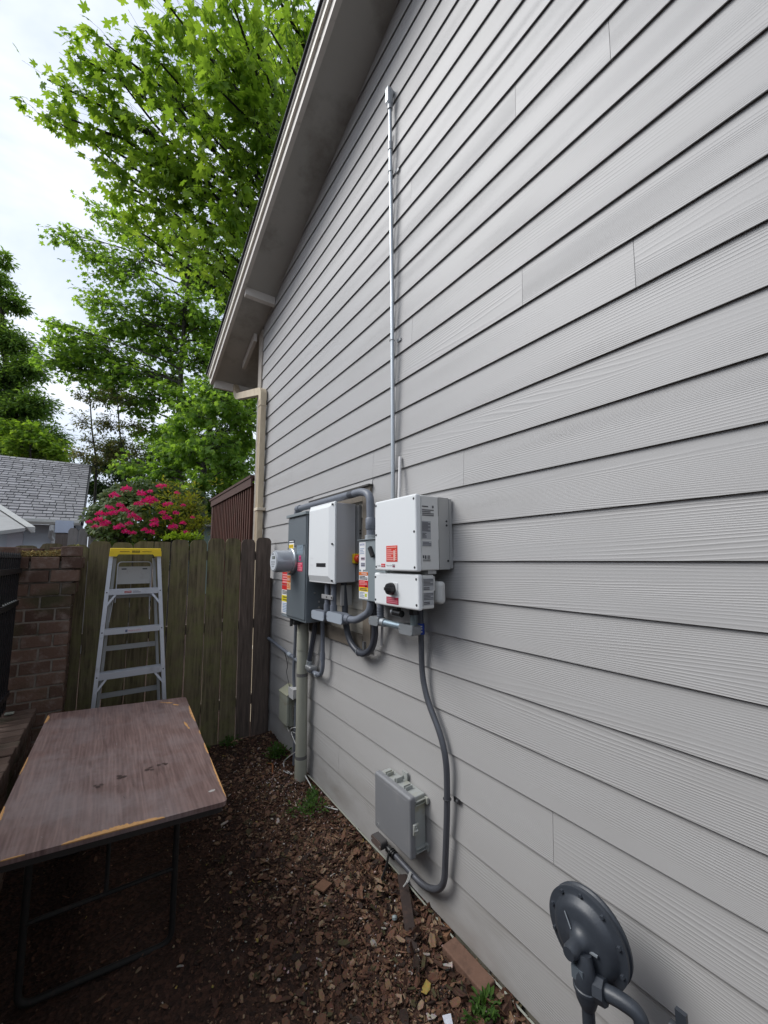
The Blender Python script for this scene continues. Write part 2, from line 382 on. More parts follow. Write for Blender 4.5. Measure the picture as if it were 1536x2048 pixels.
while cnt < 36000:
    x = cr_.uniform(-1.6, .03); y = cr_.uniform(.0, 3.9)
    dens = max(.10, 1-max(0, (-x-.28))/.85)**1.6
    if y > 2.4: dens *= max(.35, 1-(y-2.4)*.5)
    if cr_.random() > dens: continue
    big = cr_.random(); L = .004+.042*big**7+cr_.random()*.010; w = L*(cr_.uniform(.08, .2) if cr_.random() < .22 else cr_.uniform(.3, .85))
    if x < -.75: L *= .8; w *= .8
    chip(x, y, L, w, cr_.uniform(.0012, .004), cr_.uniform(0, 6.3), cr_.gauss(0, .38), cr_.gauss(0, .38), hgt(x, y)+cr_.uniform(.0, .014), bend=cr_.uniform(-.004, .005))
    cnt += 1
for _ in range(700):
    y = cr_.uniform(.9, 2.3); x = -abs(cr_.gauss(0, .10))+.0
    if 1.17 < y < 1.46 and x > -.1: continue
    L = cr_.uniform(.015, .06)
    chip(x, y, L, L*cr_.uniform(.3, .7), .0015, cr_.uniform(0, 6.3), cr_.gauss(0, .5), cr_.gauss(0, .5), hgt(x, y)+cr_.uniform(.012, .034), bend=cr_.uniform(.002, .012))
mulch = mm.build('bark_mulch', island_mat('mulch_chips', [(24, (.085, .042, .027)), (24, (.14, .068, .041)), (17, (.20, .105, .062)), (14, (.045, .027, .020)), (10, (.26, .16, .095)), (6, (.34, .23, .15)), (5, (.09, .075, .035)), (1.6, (.50, .43, .37)), (.5, (.42, .30, .08))]))
tag(mulch, kind='stuff')
# petals / pale crumbs near the riser
mm = MB()
for i in range(420):
    a = cr_.random(); x, y = (cr_.gauss(-.2, .09), cr_.gauss(3.0, .28)) if a < .6 else (cr_.uniform(-.8, .0), cr_.uniform(.8, 3.6))
    if x > .02: continue
    s = cr_.uniform(.005, .013); chip(x, y, s, s*.8, .001, cr_.uniform(0, 6.3), cr_.gauss(0, .5), cr_.gauss(0, .5), hgt(x, y)+cr_.uniform(.012, .024), bend=.002)
tag(mm.build('fallen_petals', island_mat('petals', [(5, (.5, .38, .36)), (4, (.42, .30, .24)), (3, (.55, .5, .45)), (2, (.35, .2, .2))])), kind='stuff')

# =====================================================================  HOUSE
YC = 4.50                      # end of the siding
SL = .339
def soff(y): return 4.147+SL*(5.579-y)
YR = -3.2                      # ridge
def soffz(y): return soff(y) if y >= YR else soff(2*YR-y)
house = thing('house', 'house with grey lap siding and a broad gable wall filling the right side', 'house', (0, 0, 0))
sb = MB()
joints = {20: [.924], 19: [.529], 14: [.513], 15: [.938], 11: [1.306], 3: [.928], 21: [1.668], 1: [2.54], 5: [2.514], 12: [2.099], 16: [1.68], 25: [2.094],
          7: [-.2], 8: [3.3], 18: [3.1], 23: [.4], 9: [-1.1], 13: [3.5]}
FRY0, FRY1, FRZ0, FRZ1 = 2.11, 3.02, 1.135, 2.17    # opening boarded behind the equipment
def sboard(y0, y1, z0, z1, zb=None, ztf=None):
    zb = z0 if zb is None else zb
    if y1-y0 < .01: return
    t0, t1 = 0.0, .0115
    zt = z1+.03
    def ztop(y): return min(zt, soffz(y)+.02)
    zt_ = (z1 if ztf is None else ztf)+.012
    # face leans out at the foot; clip the top to the rake
    ysn = [y0, y1]
    if ztop(y0) != ztop(y1) or ztop(y0) < zt or ztop(y1) < zt:
        for s in (1, -1):
            yy = 5.579-(zt-.02-4.147)/SL
            if s < 0: yy = 2*YR-yy
            if y0 < yy < y1: ysn.append(yy)
        if y0 < YR < y1: ysn.append(YR)
    ysn = sorted(ysn)
    tops = [(y, max(ztop(y), z0+.001)) for y in ysn]
    n = len(tops); fx = lambda z: t0+(t1-t0)*min(1.15, (z-zb)/(zt_-zb))
    vs = [(0.0, y, z0) for y, z in tops]+[(fx(z), y, z) for y, z in tops]+[(.0045, y, z0) for y, z in tops]+[(.0235, y, z) for y, z in tops]
    fs = []
    for i in range(n-1):
        fs += [(i, n+i, n+i+1, i+1), (i, i+1, 2*n+i+1, 2*n+i), (n+i, 3*n+i, 3*n+i+1, n+i+1)]
    fs += [(0, 2*n, 3*n, n), (n-1, 2*n-1, 4*n-1, 3*n-1)]
    sb.add(vs, fs)
i = 0; jr = random.Random(5)
while True:
    z0 = .088+.178*i; z1 = z0+.178
    if i == 0: z0 = .055
    zt = z0
    if z0 > soffz(YR): break
    ya = -9.0; yb = YC
    # the part of this course under the rake
    if z0+.01 > soff(YC): yb = 5.579-(z0-4.147)/SL
    if z0+.01 > soffz(-9): ya = 2*YR-yb
    cuts = sorted([c for c in joints.get(i, []) if ya < c < yb])
    segs = []; p = ya
    for c in cuts: segs.append((p, c-.0008)); p = c+.0008
    segs.append((p, yb))
    for a, b in segs:
        if z1 > FRZ0 and z0 < FRZ1 and a < FRY1 and b > FRY0:
            if z0 < FRZ0-.02 or z1 > FRZ1+.02:      # courses cut by the frame
                sboard(a, min(b, FRY0), z0, z1); sboard(max(a, FRY1), b, z0, z1)
                if z0 < FRZ0: sboard(max(a, FRY0), min(b, FRY1), z0, FRZ0-.031, z0, z1)
                if z1 > FRZ1: sboard(max(a, FRY0), min(b, FRY1), FRZ1, z1, z0, z1)
            else: sboard(a, min(b, FRY0), z0, z1); sboard(max(a, FRY1), b, z0, z1)
        else: sboard(a, b, z0, z1)
    i += 1
siding = sb.build('lap_siding', M_SIDE, house)
M_TRIM = mat('taupe_trim', (.17, .145, .115), .6, var=.1, scale=5, bump=.001, bscale=30, dirt=(.10, .09, .075), dscale=4)
M_SOFF = mat('soffit_paint', (.42, .405, .37), .7, var=.1, scale=3, dirt=(.16, .14, .11), dscale=2, dpos=(.5, .8))
M_FASC = mat('fascia_paint', (.58, .54, .49), .55, var=.08, scale=6, dirt=(.25, .21, .17), dscale=9, dpos=(.6, .75))
M_FASC2 = mat('fascia_cream', (.80, .75, .66), .5, var=.06, scale=6, dirt=(.4, .33, .24), dscale=14, dpos=(.62, .72))
# wall core and opening
wb = MB(); wb.box(.024, .16, -9, FRY0, 0, soff(YC)-.02).box(.024, .16, FRY1, YC+.12, 0, soff(YC)-.02)
wb.box(.024, .16, FRY0, FRY1, 0, FRZ0).box(.024, .16, FRY0, FRY1, FRZ1, soff(YC)-.02)
wb.prism([(-9, soff(YC)-.02), (YC, soff(YC)-.02), (YR, soffz(YR)-.01)], lambda a, b, t: (t, a, b), .026, .16)
wb.box(.17, 9, YC+.02, YC+.12, 0, soff(YC)); wb.box(.17, 9, -9, -8.9, 0, 4.4)
wb.build('wall', mat('house_wrap', (.3, .28, .26), .8), house)
cb = MB(); cb.box(-.012, .022, YC+.002, YC+.125, .05, soff(YC+.125)+.0); cb.build('corner_board', mat('corner_paint', (.30, .265, .225), .6, var=.12, scale=7, dirt=(.16, .13, .1), dscale=10, dpos=(.55, .7)), house)
MB().box(.016, .2, -9, YC+.1, -.25, .075).build('foundation', mat('concrete', (.19, .175, .14), .9, var=.25, scale=12, bump=.004, bscale=50, dirt=(.07, .075, .045), dscale=7, dpos=(.45, .65)), house)
# recess with old siding and taupe frame
rc = MB(); rc.box(.006, .03, FRY0+.09, FRY1-.09, FRZ0+.09, FRZ1-.09)
rec = MB()
for k in range(6):
    z = FRZ0+.09+k*.15; rec.add([(-.002, FRY0+.088, z), (-.002, FRY1-.088, z), (.006, FRY1-.088, z+.15), (.006, FRY0+.088, z+.15), (.02, FRY0+.088, z), (.02, FRY1-.088, z)], [(0, 3, 2, 1), (0, 1, 5, 4)])
fr = MB()
fr.box(-.014, .02, FRY0, FRY0+.088, FRZ0, FRZ1).box(-.014, .02, FRY1-.088, FRY1, FRZ0, FRZ1)
fr.box(-.014, .02, FRY0+.09, FRY1-.09, FRZ1-.088, FRZ1).box(-.017, .02, FRY0+.09, FRY1-.09, FRZ0, FRZ0+.088)
frame = fr.build('opening_frame', M_TRIM, house)
rec.build('inner_siding', mat('old_siding', (.33, .31, .27), .6, var=.1, scale=4, bump=.0008, bscale=20, stretch=(1, 1, 12), dirt=(.2, .18, .15), dscale=5), frame)
MB().box(-.03, .01, FRY0-.008, FRY1+.008, FRZ1+.001, FRZ1+.012).build('drip_cap', mat('dark_flash', (.05, .045, .04), .5), frame)
# roof, soffit, fascia
def rake(name, x0, x1, dz0, dz1, m, par, ya=5.6, yb=YR):
    mb = MB()
    for s in (1, -1):
        Y0, Y1 = (ya, yb) if s > 0 else (2*YR-ya, yb)
        z0, z1 = soffz(Y0), soffz(Y1)
        mb.add([(x, y, z+d) for (y, z) in ((Y0, z0), (Y1, z1)) for x in (x0, x1) for d in (dz0, dz1)],
               [(0, 1, 3, 2), (4, 6, 7, 5), (0, 4, 5, 1), (2, 3, 7, 6), (0, 2, 6, 4), (1, 5, 7, 3)])
    return mb.build(name, m, par)
roof = rake('roof', -.385, 9.3, .145, .165, mat('shingle_edge', (.045, .045, .05), .9, bump=.004, bscale=80), house, 5.68)
rake('soffit', -.332, 9, 0, .02, M_SOFF, house, 5.55)
rake('fascia', -.368, -.33, -.03, .145, M_FASC, house, 5.62)
rake('fascia_trim', -.39, -.3685, .055, .1445, M_FASC2, house, 5.625)
rake('drip_edge', -.402, -.391, .118, .1665, mat('drip_metal', (.62, .6, .57), .35, metal=.3), roof, 5.68)
rake('shingle_edge', -.42, -.4025, .150, .168, MATS['shingle_edge'], roof, 5.69)
z = soff(5.55)
MB().box(-.329, 9, 5.552, 5.59, z-.11, z+.12).build('eave_board', M_FASC, house)
for yy in (4.12, 1.0, -1.2):
    zz = soff(yy); nrm = .09
    MB().add([(x, yy+dy, zz-SL*dy-d) for x in (-.329, -.001) for dy in (-.02, .02) for d in (0.001, nrm)],
             [(0, 1, 3, 2), (4, 6, 7, 5), (0, 4, 5, 1), (2, 3, 7, 6), (0, 2, 6, 4), (1, 5, 7, 3)]).build('lookout_beam', M_FASC, house)
MB().add([(x, yy, soff(yy)-d) for yy in (4.64, 5.12) for x in (-.075, -.037) for d in (.001, .10)],
         [(0, 1, 3, 2), (4, 6, 7, 5), (0, 4, 5, 1), (2, 3, 7, 6), (0, 2, 6, 4), (1, 5, 7, 3)]).build('rafter_tail', M_FASC, house)
# eave gutter
gp = MB(); gp.prism([(5.60, 4.27), (5.72, 4.27), (5.72, 4.20), (5.69, 4.15), (5.60, 4.15)], lambda a, b, t: (t, a, b), -.36, 9); gp.build('gutter', M_FASC2, house)

# downspout
M_DS = mat('downspout_paint', (.56, .47, .335), .5, var=.12, scale=5, dirt=(.33, .24, .15), dscale=6, dpos=(.5, .75), stretch=(1, 1, .3))
ds = thing('downspout', 'beige square downspout running down the far corner of the house', 'downspout', (-.045, 4.31, 0))
mb = MB(); mb.rbox(-.078, -.014, 4.268, 4.352, .05, 3.50, r=.006, seg=2)
for k in (-1, 0, 1): mb.box(-.081, -.077, 4.31+k*.022-.004, 4.31+k*.022+.004, .06, 3.5)
mb.build('vertical_pipe', M_DS, ds)
pth = round_path([(-.046, 4.31, 3.49), (-.046, 4.31, 3.60), (-.046, 5.42, 3.93), (-.046, 5.6, 4.16)], .09, 5)
mb = MB(); pv = None; vs = []
for i_, p in enumerate(pth):
    t = (pth[min(i_+1, len(pth)-1)]-pth[max(i_-1, 0)]).normalized(); nn_ = Vector((1, 0, 0)).cross(t).normalized()
    for a, b in ((-1, -1), (1, -1), (1, 1), (-1, 1)): vs.append(p+Vector((1, 0, 0))*.034*a+nn_*.042*b)
fs = [(i_*4+k, i_*4+(k+1) % 4, (i_+1)*4+(k+1) % 4, (i_+1)*4+k) for i_ in range(len(pth)-1) for k in range(4)]
mb.add(vs, fs+[(0, 1, 2, 3), tuple(len(vs)-4+k for k in (3, 2, 1, 0))])
mb.build('offset_pipe', M_DS, ds)
for i_ in range(5): MB().rbox(-.086, -.008, 4.262, 4.358, 3.42+i_*.03, 3.43+i_*.03, r=.002, seg=1).build('crimp', M_DS, ds) if i_ == 0 else None
for zz in (2.25, .8): MB().rbox(-.088, .0, 4.235, 4.362, zz-.016, zz+.016, r=.003, seg=2).build('strap', mat('strap_paint', (.62, .54, .42), .5), ds)

# =====================================================================  ELECTRICAL GEAR
M_PVC = mat('grey_pvc', (.145, .16, .19), .42, var=.1, scale=10)
M_PVCD = mat('dark_pvc', (.05, .055, .068), .38, var=.15, scale=10)
M_PVCL = mat('pale_pvc', (.33, .37, .42), .4, var=.05, scale=10)
M_EMT = mat('galvanised_tube', (.44, .47, .49), .42, metal=.7, var=.1, scale=14)
M_EMTD = mat('weathered_tube', (.10, .105, .12), .45, metal=.35, var=.2, scale=14, dirt=(.1, .1, .1), dscale=20)
M_ZINC = mat('cast_zinc', (.30, .31, .32), .42, metal=.6, var=.25, scale=40, bump=.001, bscale=120)
M_MPG = mat('panel_grey', (.115, .135, .15), .42, var=.05, scale=3, dirt=(.14, .155, .165), dscale=4)
M_EAG = mat('switch_grey', (.22, .255, .27), .42, var=.05, scale=3)
M_CW = mat('cabinet_white', (.74, .76, .765), .38, var=.03, scale=3)
M_CS = mat('cabinet_sheet', (.45, .445, .45), .5, var=.04, scale=3)
M_HS = mat('heatsink_alu', (.42, .42, .41), .45, metal=.4, var=.06, scale=4)
M_BLK = mat('black_plastic', BLACK, .35, var=.2, scale=20)
M_SCR = mat('screw_dark', (.06, .06, .065), .4, metal=.6)
M_SCRZ = mat('screw_zinc', (.4, .41, .42), .35, metal=.8)

# conduit up to the attic
t = thing('roof_conduit', 'long galvanised conduit rising up the wall from the larger white inverter', 'conduit', (-.03, 1.83, 1.99))
MB().tube([(-.03, 1.835, 1.985), (-.03, 1.825, 3.3), (-.03, 1.83, 4.66)], .0125, 16).build('tube', M_EMT, t)
MB().cyl((-.03, 1.829, 4.33), (-.03, 1.829, 4.385), .0165, 16).build('coupling', M_ZINC, t)
MB().cyl((-.03, 1.829, 4.63), (-.03, 1.829, 4.67), .018, 16).build('connector', M_ZINC, t)
b = MB(); b.rbox(-.052, -.012, 1.812, 1.848, 4.66, 4.79, r=.012, seg=3).cyl((-.03, 1.83, 4.77), (.03, 1.83, 4.77), .017, 12); e = b.build('elbow_body', mat('zinc_paint', (.33, .35, .37), .45, metal=.4), t)
MB().rbox(-.056, -.0525, 1.815, 1.845, 4.675, 4.78, r=.001, seg=1).build('cover', M_EMT, e)
for zz in (4.17, 3.02):
    s = MB(); s.tube([(-.03+.0155*math.cos(a), 1.83+.0155*math.sin(a), zz) for a in [R(k) for k in range(-90, 271, 30)]], .002, 6); s.box(-.004, .001, 1.78, 1.815, zz-.01, zz+.01); s.build('strap', M_ZINC, t)
MB().tube([(-.03, 1.875, 1.99), (-.016, 1.855, 2.05), (-.012, 1.853, 3.2), (-.012, 1.857, 4.5)], .006, 8).build('side_cable', mat('cable_grey', (.26, .27, .29), .5), t)
t = tag(MB().tube([(-.05, 1.755, 1.99), (-.035, 1.765, 2.12), (-.01, 1.79, 2.29)], .009, 10).build('white_pipe', mat('white_pvc', (.62, .61, .6), .4)), 'short white tube leaning between larger inverter and tall conduit', 'pipe')

# meter panel
mp_ = thing('meter_panel', 'tall dark grey electric meter panel with round glass meter', 'meter panel', (0, 2.87, 1.25))
b = MB(); b.rbox(-.186, -.012, 2.69, 3.055, 1.25, 2.03, r=.004, seg=2); b.build('cabinet', M_MPG, mp_)
b = MB(); b.rbox(-.193, -.1865, 2.70, 3.05, 1.27, 1.80, r=.002, seg=1); b.build('lower_cover', M_MPG, mp_)
b = MB(); b.rbox(-.191, -.1865, 2.70, 3.05, 1.806, 2.02, r=.002, seg=1); b.build('upper_cover', M_MPG, mp_)
b = MB(); b.rbox(-.205, -.005, 2.68, 3.065, 2.031, 2.055, r=.004, seg=2); b.build('rain_cap', mat('panel_cap', (.2, .23, .24), .4), mp_)
b = MB()
b.prism([(3.056, 1.82), (3.09, 1.80), (3.10, 1.7), (3.10, 1.3), (3.056, 1.28)], lambda a, b_, t_: (t_, a, b_), -.13, -.04); b.build('side_bulge', M_MPG, mp_)
mt = MB(); mt.lathe([(.0, 0), (.098, 0), (.098, -.03), (.090, -.034), (.0901, -.002)], (-.194, 2.94, 1.69), (1, 0, 0), 40)
mr = MB().lathe([(.082, 0), (.098, 0), (.1, .006), (.1, .018), (.094, .024), (.082, .024)], (-.194, 2.94, 1.69), (-1, 0, 0), 40)
mr.build('meter_ring', M_EMT, mp_)
gl = mat('meter_glass', (.33, .35, .38), .08, var=.04, scale=10, spec=.8, coat=.6)
mg = MB().lathe([(.0901, .0), (.084, .02), (.082, .118), (.078, .128), (.072, .130), (0, .130)], (-.215, 2.94, 1.69), (-1, 0, 0), 40)
meter = mg.build('meter', gl, mp_)
fa = MB(); cx = -.3462
fa.lathe([(.0, .0012), (.068, .0012), (.068, 0)], (cx, 2.94, 1.69), (-1, 0, 0), 40, m=flat((.50, .53, .56)))
def front_quad(mb, x, yc, zc, w, h, col): mb.box(x-.0008, x, yc-w/2, yc+w/2, zc-h/2, zc+h/2, m=flat(col))
front_quad(fa, cx-.0014, 2.93, 1.718, .06, .02, (.04, .045, .05)); front_quad(fa, cx-.0024, 2.93, 1.718, .045, .012, (.2, .22, .2))
for k in range(3): front_quad(fa, cx-.0014, 2.94, 1.685-k*.016, .085-.02*k, .005, (.12, .12, .14))
front_quad(fa, cx-.0014, 2.95, 1.744, .04, .008, (.15, .15, .18))
fa.build('dial', None, meter)
screws('latch', mp_, [(-.085, 2.69, 1.395), (-.085, 2.69, 1.355), (-.12, 2.69, 1.46)], (0, -1, 0), .008, M_SCRZ)
MB().lathe([(0, .004), (.014, .004), (.016, 0)], (-.06, 2.69, 1.335), (0, -1, 0), 16).build('knockout', mat('knock', (.10, .10, .11), .5, metal=.3, dirt=(.2, .12, .07), dscale=60), mp_)
MB().rbox(-.13, -.03, 2.9, 3.0, 1.215, 1.2495, r=.005, seg=2).build('locking_hasp', M_SCR, mp_)
s = MB(); s.rbox(-.165, -.10, 2.96, 3.03, 1.20, 1.249, r=.008, seg=2).cyl((-.17, 3.0, 1.19), (-.17, 3.0, 1.25), .012, 10); s.build('hub_clamp', mat('dark_clamp', (.05, .05, .05), .5, metal=.5, var=.4, scale=50), mp_)
OX = -.193
label('shop_label', mp_, (OX, 3.02, 1.79), FRONT, .105, .065, [('b', 0, .62, 1, 1, INK), ('b', 0, 0, .9, .45, YELLOW), ('l', .1, .1, .8, .36, (.3, .22, .02), 2), ('l', .08, .7, .9, .93, WHITE, 1)])
label('pink_label', mp_, (OX, 2.842, 1.615), FRONT, .095, .065, [('l', .06, .05, .94, .95, (.75, .25, .3), 4)], back=(.62, .03, .09))
label('pink_star', mp_, (OX, 2.84, 1.69), FRONT, .09, .045, [('b', .3, .1, .7, .9, (.62, .05, .2)), ('b', .42, .3, .58, .7, (.8, .45, .6))], back=None)
label('faded_notice', mp_, (OX, 2.86, 1.74), FRONT, .12, .07, [('l', .1, .1, .9, .9, (.18, .24, .29), 3)], back=(.17, .22, .26))
label('orange_label', mp_, (OX, 3.045, 1.47), FRONT, .075, .11, [('b', .05, .5, .95, .96, ORANGE), ('l', .1, .06, .9, .44, ORANGE, 3), ('t', .12, .62, .2, .76, WHITE, 'WARNING')], back=(.68, .48, .3))
# placard plate beyond the panel
pl = thing('placard_plate', 'narrow grey plate of stacked warning labels left of the meter panel', 'sign', (0, 3.2, 1.24))
MB().rbox(-.112, -.005, 3.105, 3.375, 1.22, 1.66, r=.006, seg=2).build('box', mat('placard_grey', (.2, .23, .25), .45), pl)
label('white_label', pl, (-.112, 3.35, 1.60), FRONT, .23, .055, [('l', .1, .1, .9, .9, (.2, .3, .45), 3)])
label('red_label', pl, (-.112, 3.37, 1.49), FRONT, .25, .105, [('l', .05, .1, .95, .9, (.75, .3, .3), 4), ('b', .82, .1, .9, .6, WHITE)], back=RED)
label('warning_label', pl, (-.112, 3.37, 1.25), FRONT, .25, .235, [('b', 0, .84, 1, 1, RED), ('l', .05, .68, .95, .82, INK, 3), ('b', 0, .42, 1, .64, (.72, .6, .02)), ('l', .1, .44, .9, .62, (.2, .18, .02), 2), ('l', .1, .04, .8, .38, (.25, .35, .5), 6)])

# transfer cabinet (white, left)
wbx = thing('battery_interface', 'white cabinet with black display and red rotary switch, beside the meter panel', 'electrical cabinet', (0, 2.46, 1.546))
MB().rbox(-.166, -.022, 2.273, 2.645, 1.552, 2.07, r=.004, seg=2).build('cabinet', M_CS, wbx)
b = MB(); b.rbox(-.1815, -.1665, 2.266, 2.652, 1.545, 2.078, r=.004, seg=2)
# pillowed front
Y0, Y1, Z0, Z1, xx, xo = 2.274, 2.644, 1.553, 2.070, -.1818, -.199
q = [(xx, Y1, Z0), (xx, Y0, Z0), (xx, Y0, Z1), (xx, Y1, Z1)]; iy, iz = .045, .04
qq = [(xo, Y1-iy*.4, Z0+iz), (xo, Y0+iy, Z0+iz), (xo, Y0+iy, Z1-iz*.7), (xo, Y1-iy*.4, Z1-iz*.7)]
b.add(q+qq, [(0, 1, 5, 4), (1, 2, 6, 5), (2, 3, 7, 6), (3, 0, 4, 7), (4, 5, 6, 7)])
b.build('door', M_CW, wbx)
MB().box(-.0185, -.001, 2.235, 2.66, 1.56, 2.06).build('mounting_plate', mat('plate_grey', (.2, .2, .2), .5), wbx)
screws('screw', wbx, [(-.1885, y_, z_) for y_ in (2.286,) for z_ in (1.566, 1.80, 2.058)], (-1, 0, 0), .0065, M_SCR, .006)
label('display', wbx, (-.1995, 2.497, 1.652), FRONT, .14, .025, [], back=(.008, .008, .01))
label('warning_label', wbx, (-.1965, 2.628, 1.615), FRONT, .085, .105, [('b', 0, .82, 1, 1, ORANGE), ('l', .05, .56, .95, .78, INK, 3), ('b', 0, .38, 1, .54, ORANGE), ('l', .05, .03, .95, .35, INK, 4), ('t', .3, .85, .1, .6, WHITE, 'WARNING'), ('t', .3, .41, .09, .6, WHITE, 'WARNING')])
k = MB().rbox(-.052, -.004, 2.238, 2.2725, 1.672, 1.738, r=.008, seg=3).build('switch_base', mat('switch_yellow', (.75, .5, .01), .4), wbx)
kb = MB(); kb.lathe([(.027, 0), (.027, .022), (.022, .032), (0, .034)], (-.028, 2.238, 1.705), (0, -1, 0), 24).obox((-.028, 2.20, 1.705), (.007, 0, 0), (0, .008, 0), (0, 0, .024)); kb.build('switch_knob', mat('switch_red', (.6, .045, .01), .4), wbx)
screws('hole', wbx, [(-.010, 2.235, 1.87), (-.010, 2.235, 1.89)], (0, -1, 0), .006, M_BLK)

# fused disconnect
ea = thing('disconnect_box', 'grey disconnect switch box covered in labels, between the two white units', 'electrical box', (0, 1.9, 1.468))
MB().rbox(-.128, -.01, 1.765, 2.03, 1.474, 1.81, r=.003, seg=2).build('cabinet', M_EAG, ea)
MB().rbox(-.1405, -.129, 1.76, 2.036, 1.466, 1.812, r=.003, seg=2).build('door', M_EAG, ea)
MB().box(-.15, -.005, 1.757, 2.039, 1.8125, 1.816).build('rain_cap', M_EAG, ea)
MB().obox((-.150, 1.885, 1.742), (.007, 0, 0), (0, .016, .026), (0, .010, -.0065)).build('handle', M_BLK, ea)
label('maker_label', ea, (-.1405, 2.026, 1.64), FRONT, .068, .16, [('t', .12, .88, .075, .72, (.02, .06, .3), 'EATON'), ('l', .1, .56, .8, .8, (.35, .4, .5), 4), ('b', .25, .34, .9, .46, (.45, .35, .42)), ('l', .3, .36, .85, .44, INK, 1), ('b', .25, .1, .9, .26, (.42, .42, .5)), ('l', .3, .12, .9, .24, INK, 2)])
label('warning_label', ea, (-.1405, 2.03, 1.474), FRONT, .098, .155, [('b', 0, .86, 1, .985, ORANGE), ('l', .06, .70, .94, .85, INK, 3), ('b', 0, .42, 1, .68, RED), ('l', .05, .5, .9, .66, (.7, .25, .25), 3), ('b', .72, .43, .86, .56, WHITE), ('b', 0, .27, 1, .42, YELLOW), ('l', .1, .29, .9, .40, INK, 2), ('l', .08, .04, .6, .25, (.3, .35, .4), 4), ('b', .66, .08, .88, .2, (.45, .5, .05)), ('t', .3, .885, .075, .6, WHITE, 'WARNING')])
MB().lathe([(0, .002), (.009, .002), (.009, 0)], (-.1406, 1.995, 1.634), (-1, 0, 0), 14).build('seal_tab', flat(WHITE), ea)

# inverter
iv = thing('inverter', 'large white inverter box with red warning sticker at its lower left', 'inverter', (0, 1.56, 1.646))
b = MB(); b.rbox(-.2255, -.195, 1.389, 1.732, 1.643, 2.0, r=.009, seg=3); b.build('front_cover', M_CW, iv)
b = MB(); b.rbox(-.1945, -.085, 1.392, 1.729, 1.648, 1.996, r=.006, seg=3); b.build('housing', mat('cabinet_shell', (.62, .62, .60), .42, var=.03, scale=3), iv)
b = MB()
b.box(-.0845, -.078, 1.392, 1.73, 1.65, 1.994)
for k in range(17): b.box(-.078, -.018, 1.396+k*.0205, 1.3985+k*.0205, 1.652, 1.992)
b.box(-.078, -.0185, 1.3915, 1.3945, 1.65, 1.994); b.build('heat_sink', M_HS, iv)
MB().box(-.018, -.001, 1.388, 1.75, 1.655, 1.99).build('wall_bracket', M_HS, iv)
MB().prism([(-.19, 1.752), (-.088, 1.79), (-.088, 1.9), (-.19, 1.99)], lambda a, b_, t_: (a, t_, b_), 1.3905, 1.3915).build('side_panel', MATS['cabinet_shell'], iv)
screws('screw', iv, [(-.2255, y_, z_) for y_ in (1.405, 1.718) for z_ in (1.662, 1.825, 1.978)], (-1, 0, 0), .0062, M_SCR, .0015)
screws('screw', iv, [(-.035, 1.3915, 1.88), (-.035, 1.3915, 1.86), (-.03, 1.3915, 1.69)], (0, -1, 0), .0055, M_SCR, .002)
label('warning_sticker', iv, (-.2257, 1.626, 1.688), FRONT, .092, .078, [('l', .06, .84, .94, .96, (.75, .35, .3), 1), ('l', .06, .06, .62, .80, (.75, .3, .28), 6), ('b', .66, .06, .8, .70, (.7, .45, .4)), ('l', .84, .08, .93, .78, (.75, .4, .35), 6)], back=(.62, .035, .015))
label('maker_logo', iv, (-.2257, 1.704, 1.662), FRONT, .066, .016, [('t', 0, .12, .55, .44, (.08, .08, .09), 'solar'), ('b', .5, 0, 1, 1, (.6, .02, .03)), ('t', .54, .15, .6, .42, WHITE, 'edge')], back=None)
label('origin_mark', iv, (-.2257, 1.622, 1.660), FRONT, .066, .017, [('t', 0, .35, .42, .66, INK, 'Made in USA'), ('b', .74, .1, 1, .9, (.25, .08, .12)), ('b', .74, .5, .86, .9, (.06, .08, .25)), ('l', .86, .5, 1, .9, WHITE, 2)], back=None)
label('type_label', iv, (-.190, 1.3905, 1.895), SIDE, .075, .055, [('l', .02, .8, .5, .95, INK, 1), ('b', .86, .78, .96, .98, INK), ('l', .02, .05, .96, .66, (.12, .12, .13), 4)], back=None)
label('rating_label', iv, (-.193, 1.3905, 1.79), SIDE, .055, .085, [('l', .05, .42, .95, .96, (.1, .1, .12), 9), ('l', .05, .08, .5, .36, (.1, .1, .12), 4)], back=(.36, .37, .38))
label('small_label', iv, (-.190, 1.3905, 1.758), SIDE, .055, .024, [('l', .05, .1, .95, .9, (.12, .12, .14), 3)], back=(.42, .43, .44))
label('mark_label', iv, (-.190, 1.3915, 1.688), SIDE, .05, .03, [('b', .05, .5, .2, .95, INK), ('b', .3, .4, .45, .95, INK), ('b', .6, .4, .9, .95, (.2, .2, .2)), ('l', .05, .05, .95, .35, (.2, .2, .2), 2)], back=None)
MB().box(-.15, -.10, 1.40, 1.70, 1.63, 1.6475).build('joining_collar', mat('collar', (.35, .35, .34), .5), iv)

# safety switch
sw = thing('switch_box', 'small white safety switch box with black rotary knob below the larger inverter', 'switch box', (0, 1.58, 1.47))
MB().rbox(-.2085, -.183, 1.398, 1.766, 1.468, 1.631, r=.010, seg=3).build('front_cover', M_CW, sw)
MB().rbox(-.1825, -.112, 1.402, 1.762, 1.472, 1.627, r=.008, seg=3).build('housing', MATS['cabinet_shell'], sw)
b = MB(); b.rbox(-.1115, -.098, 1.41, 1.75, 1.55, 1.62, r=.004, seg=2).rbox(-.0975, -.055, 1.38, 1.74, 1.49, 1.595, r=.018, seg=4); b.build('rear_housing', mat('rear_shell', (.52, .52, .50), .45), sw)
screws('screw', sw, [(-.2085, y_, z_) for y_ in (1.416, 1.752) for z_ in (1.492, 1.608)], (-1, 0, 0), .0062, M_SCR, .0015)
k = MB().rbox(-.2125, -.2088, 1.555, 1.613, 1.528, 1.585, r=.001, seg=1).build('knob_plate', mat('knob_plate', (.55, .56, .56), .4), sw)
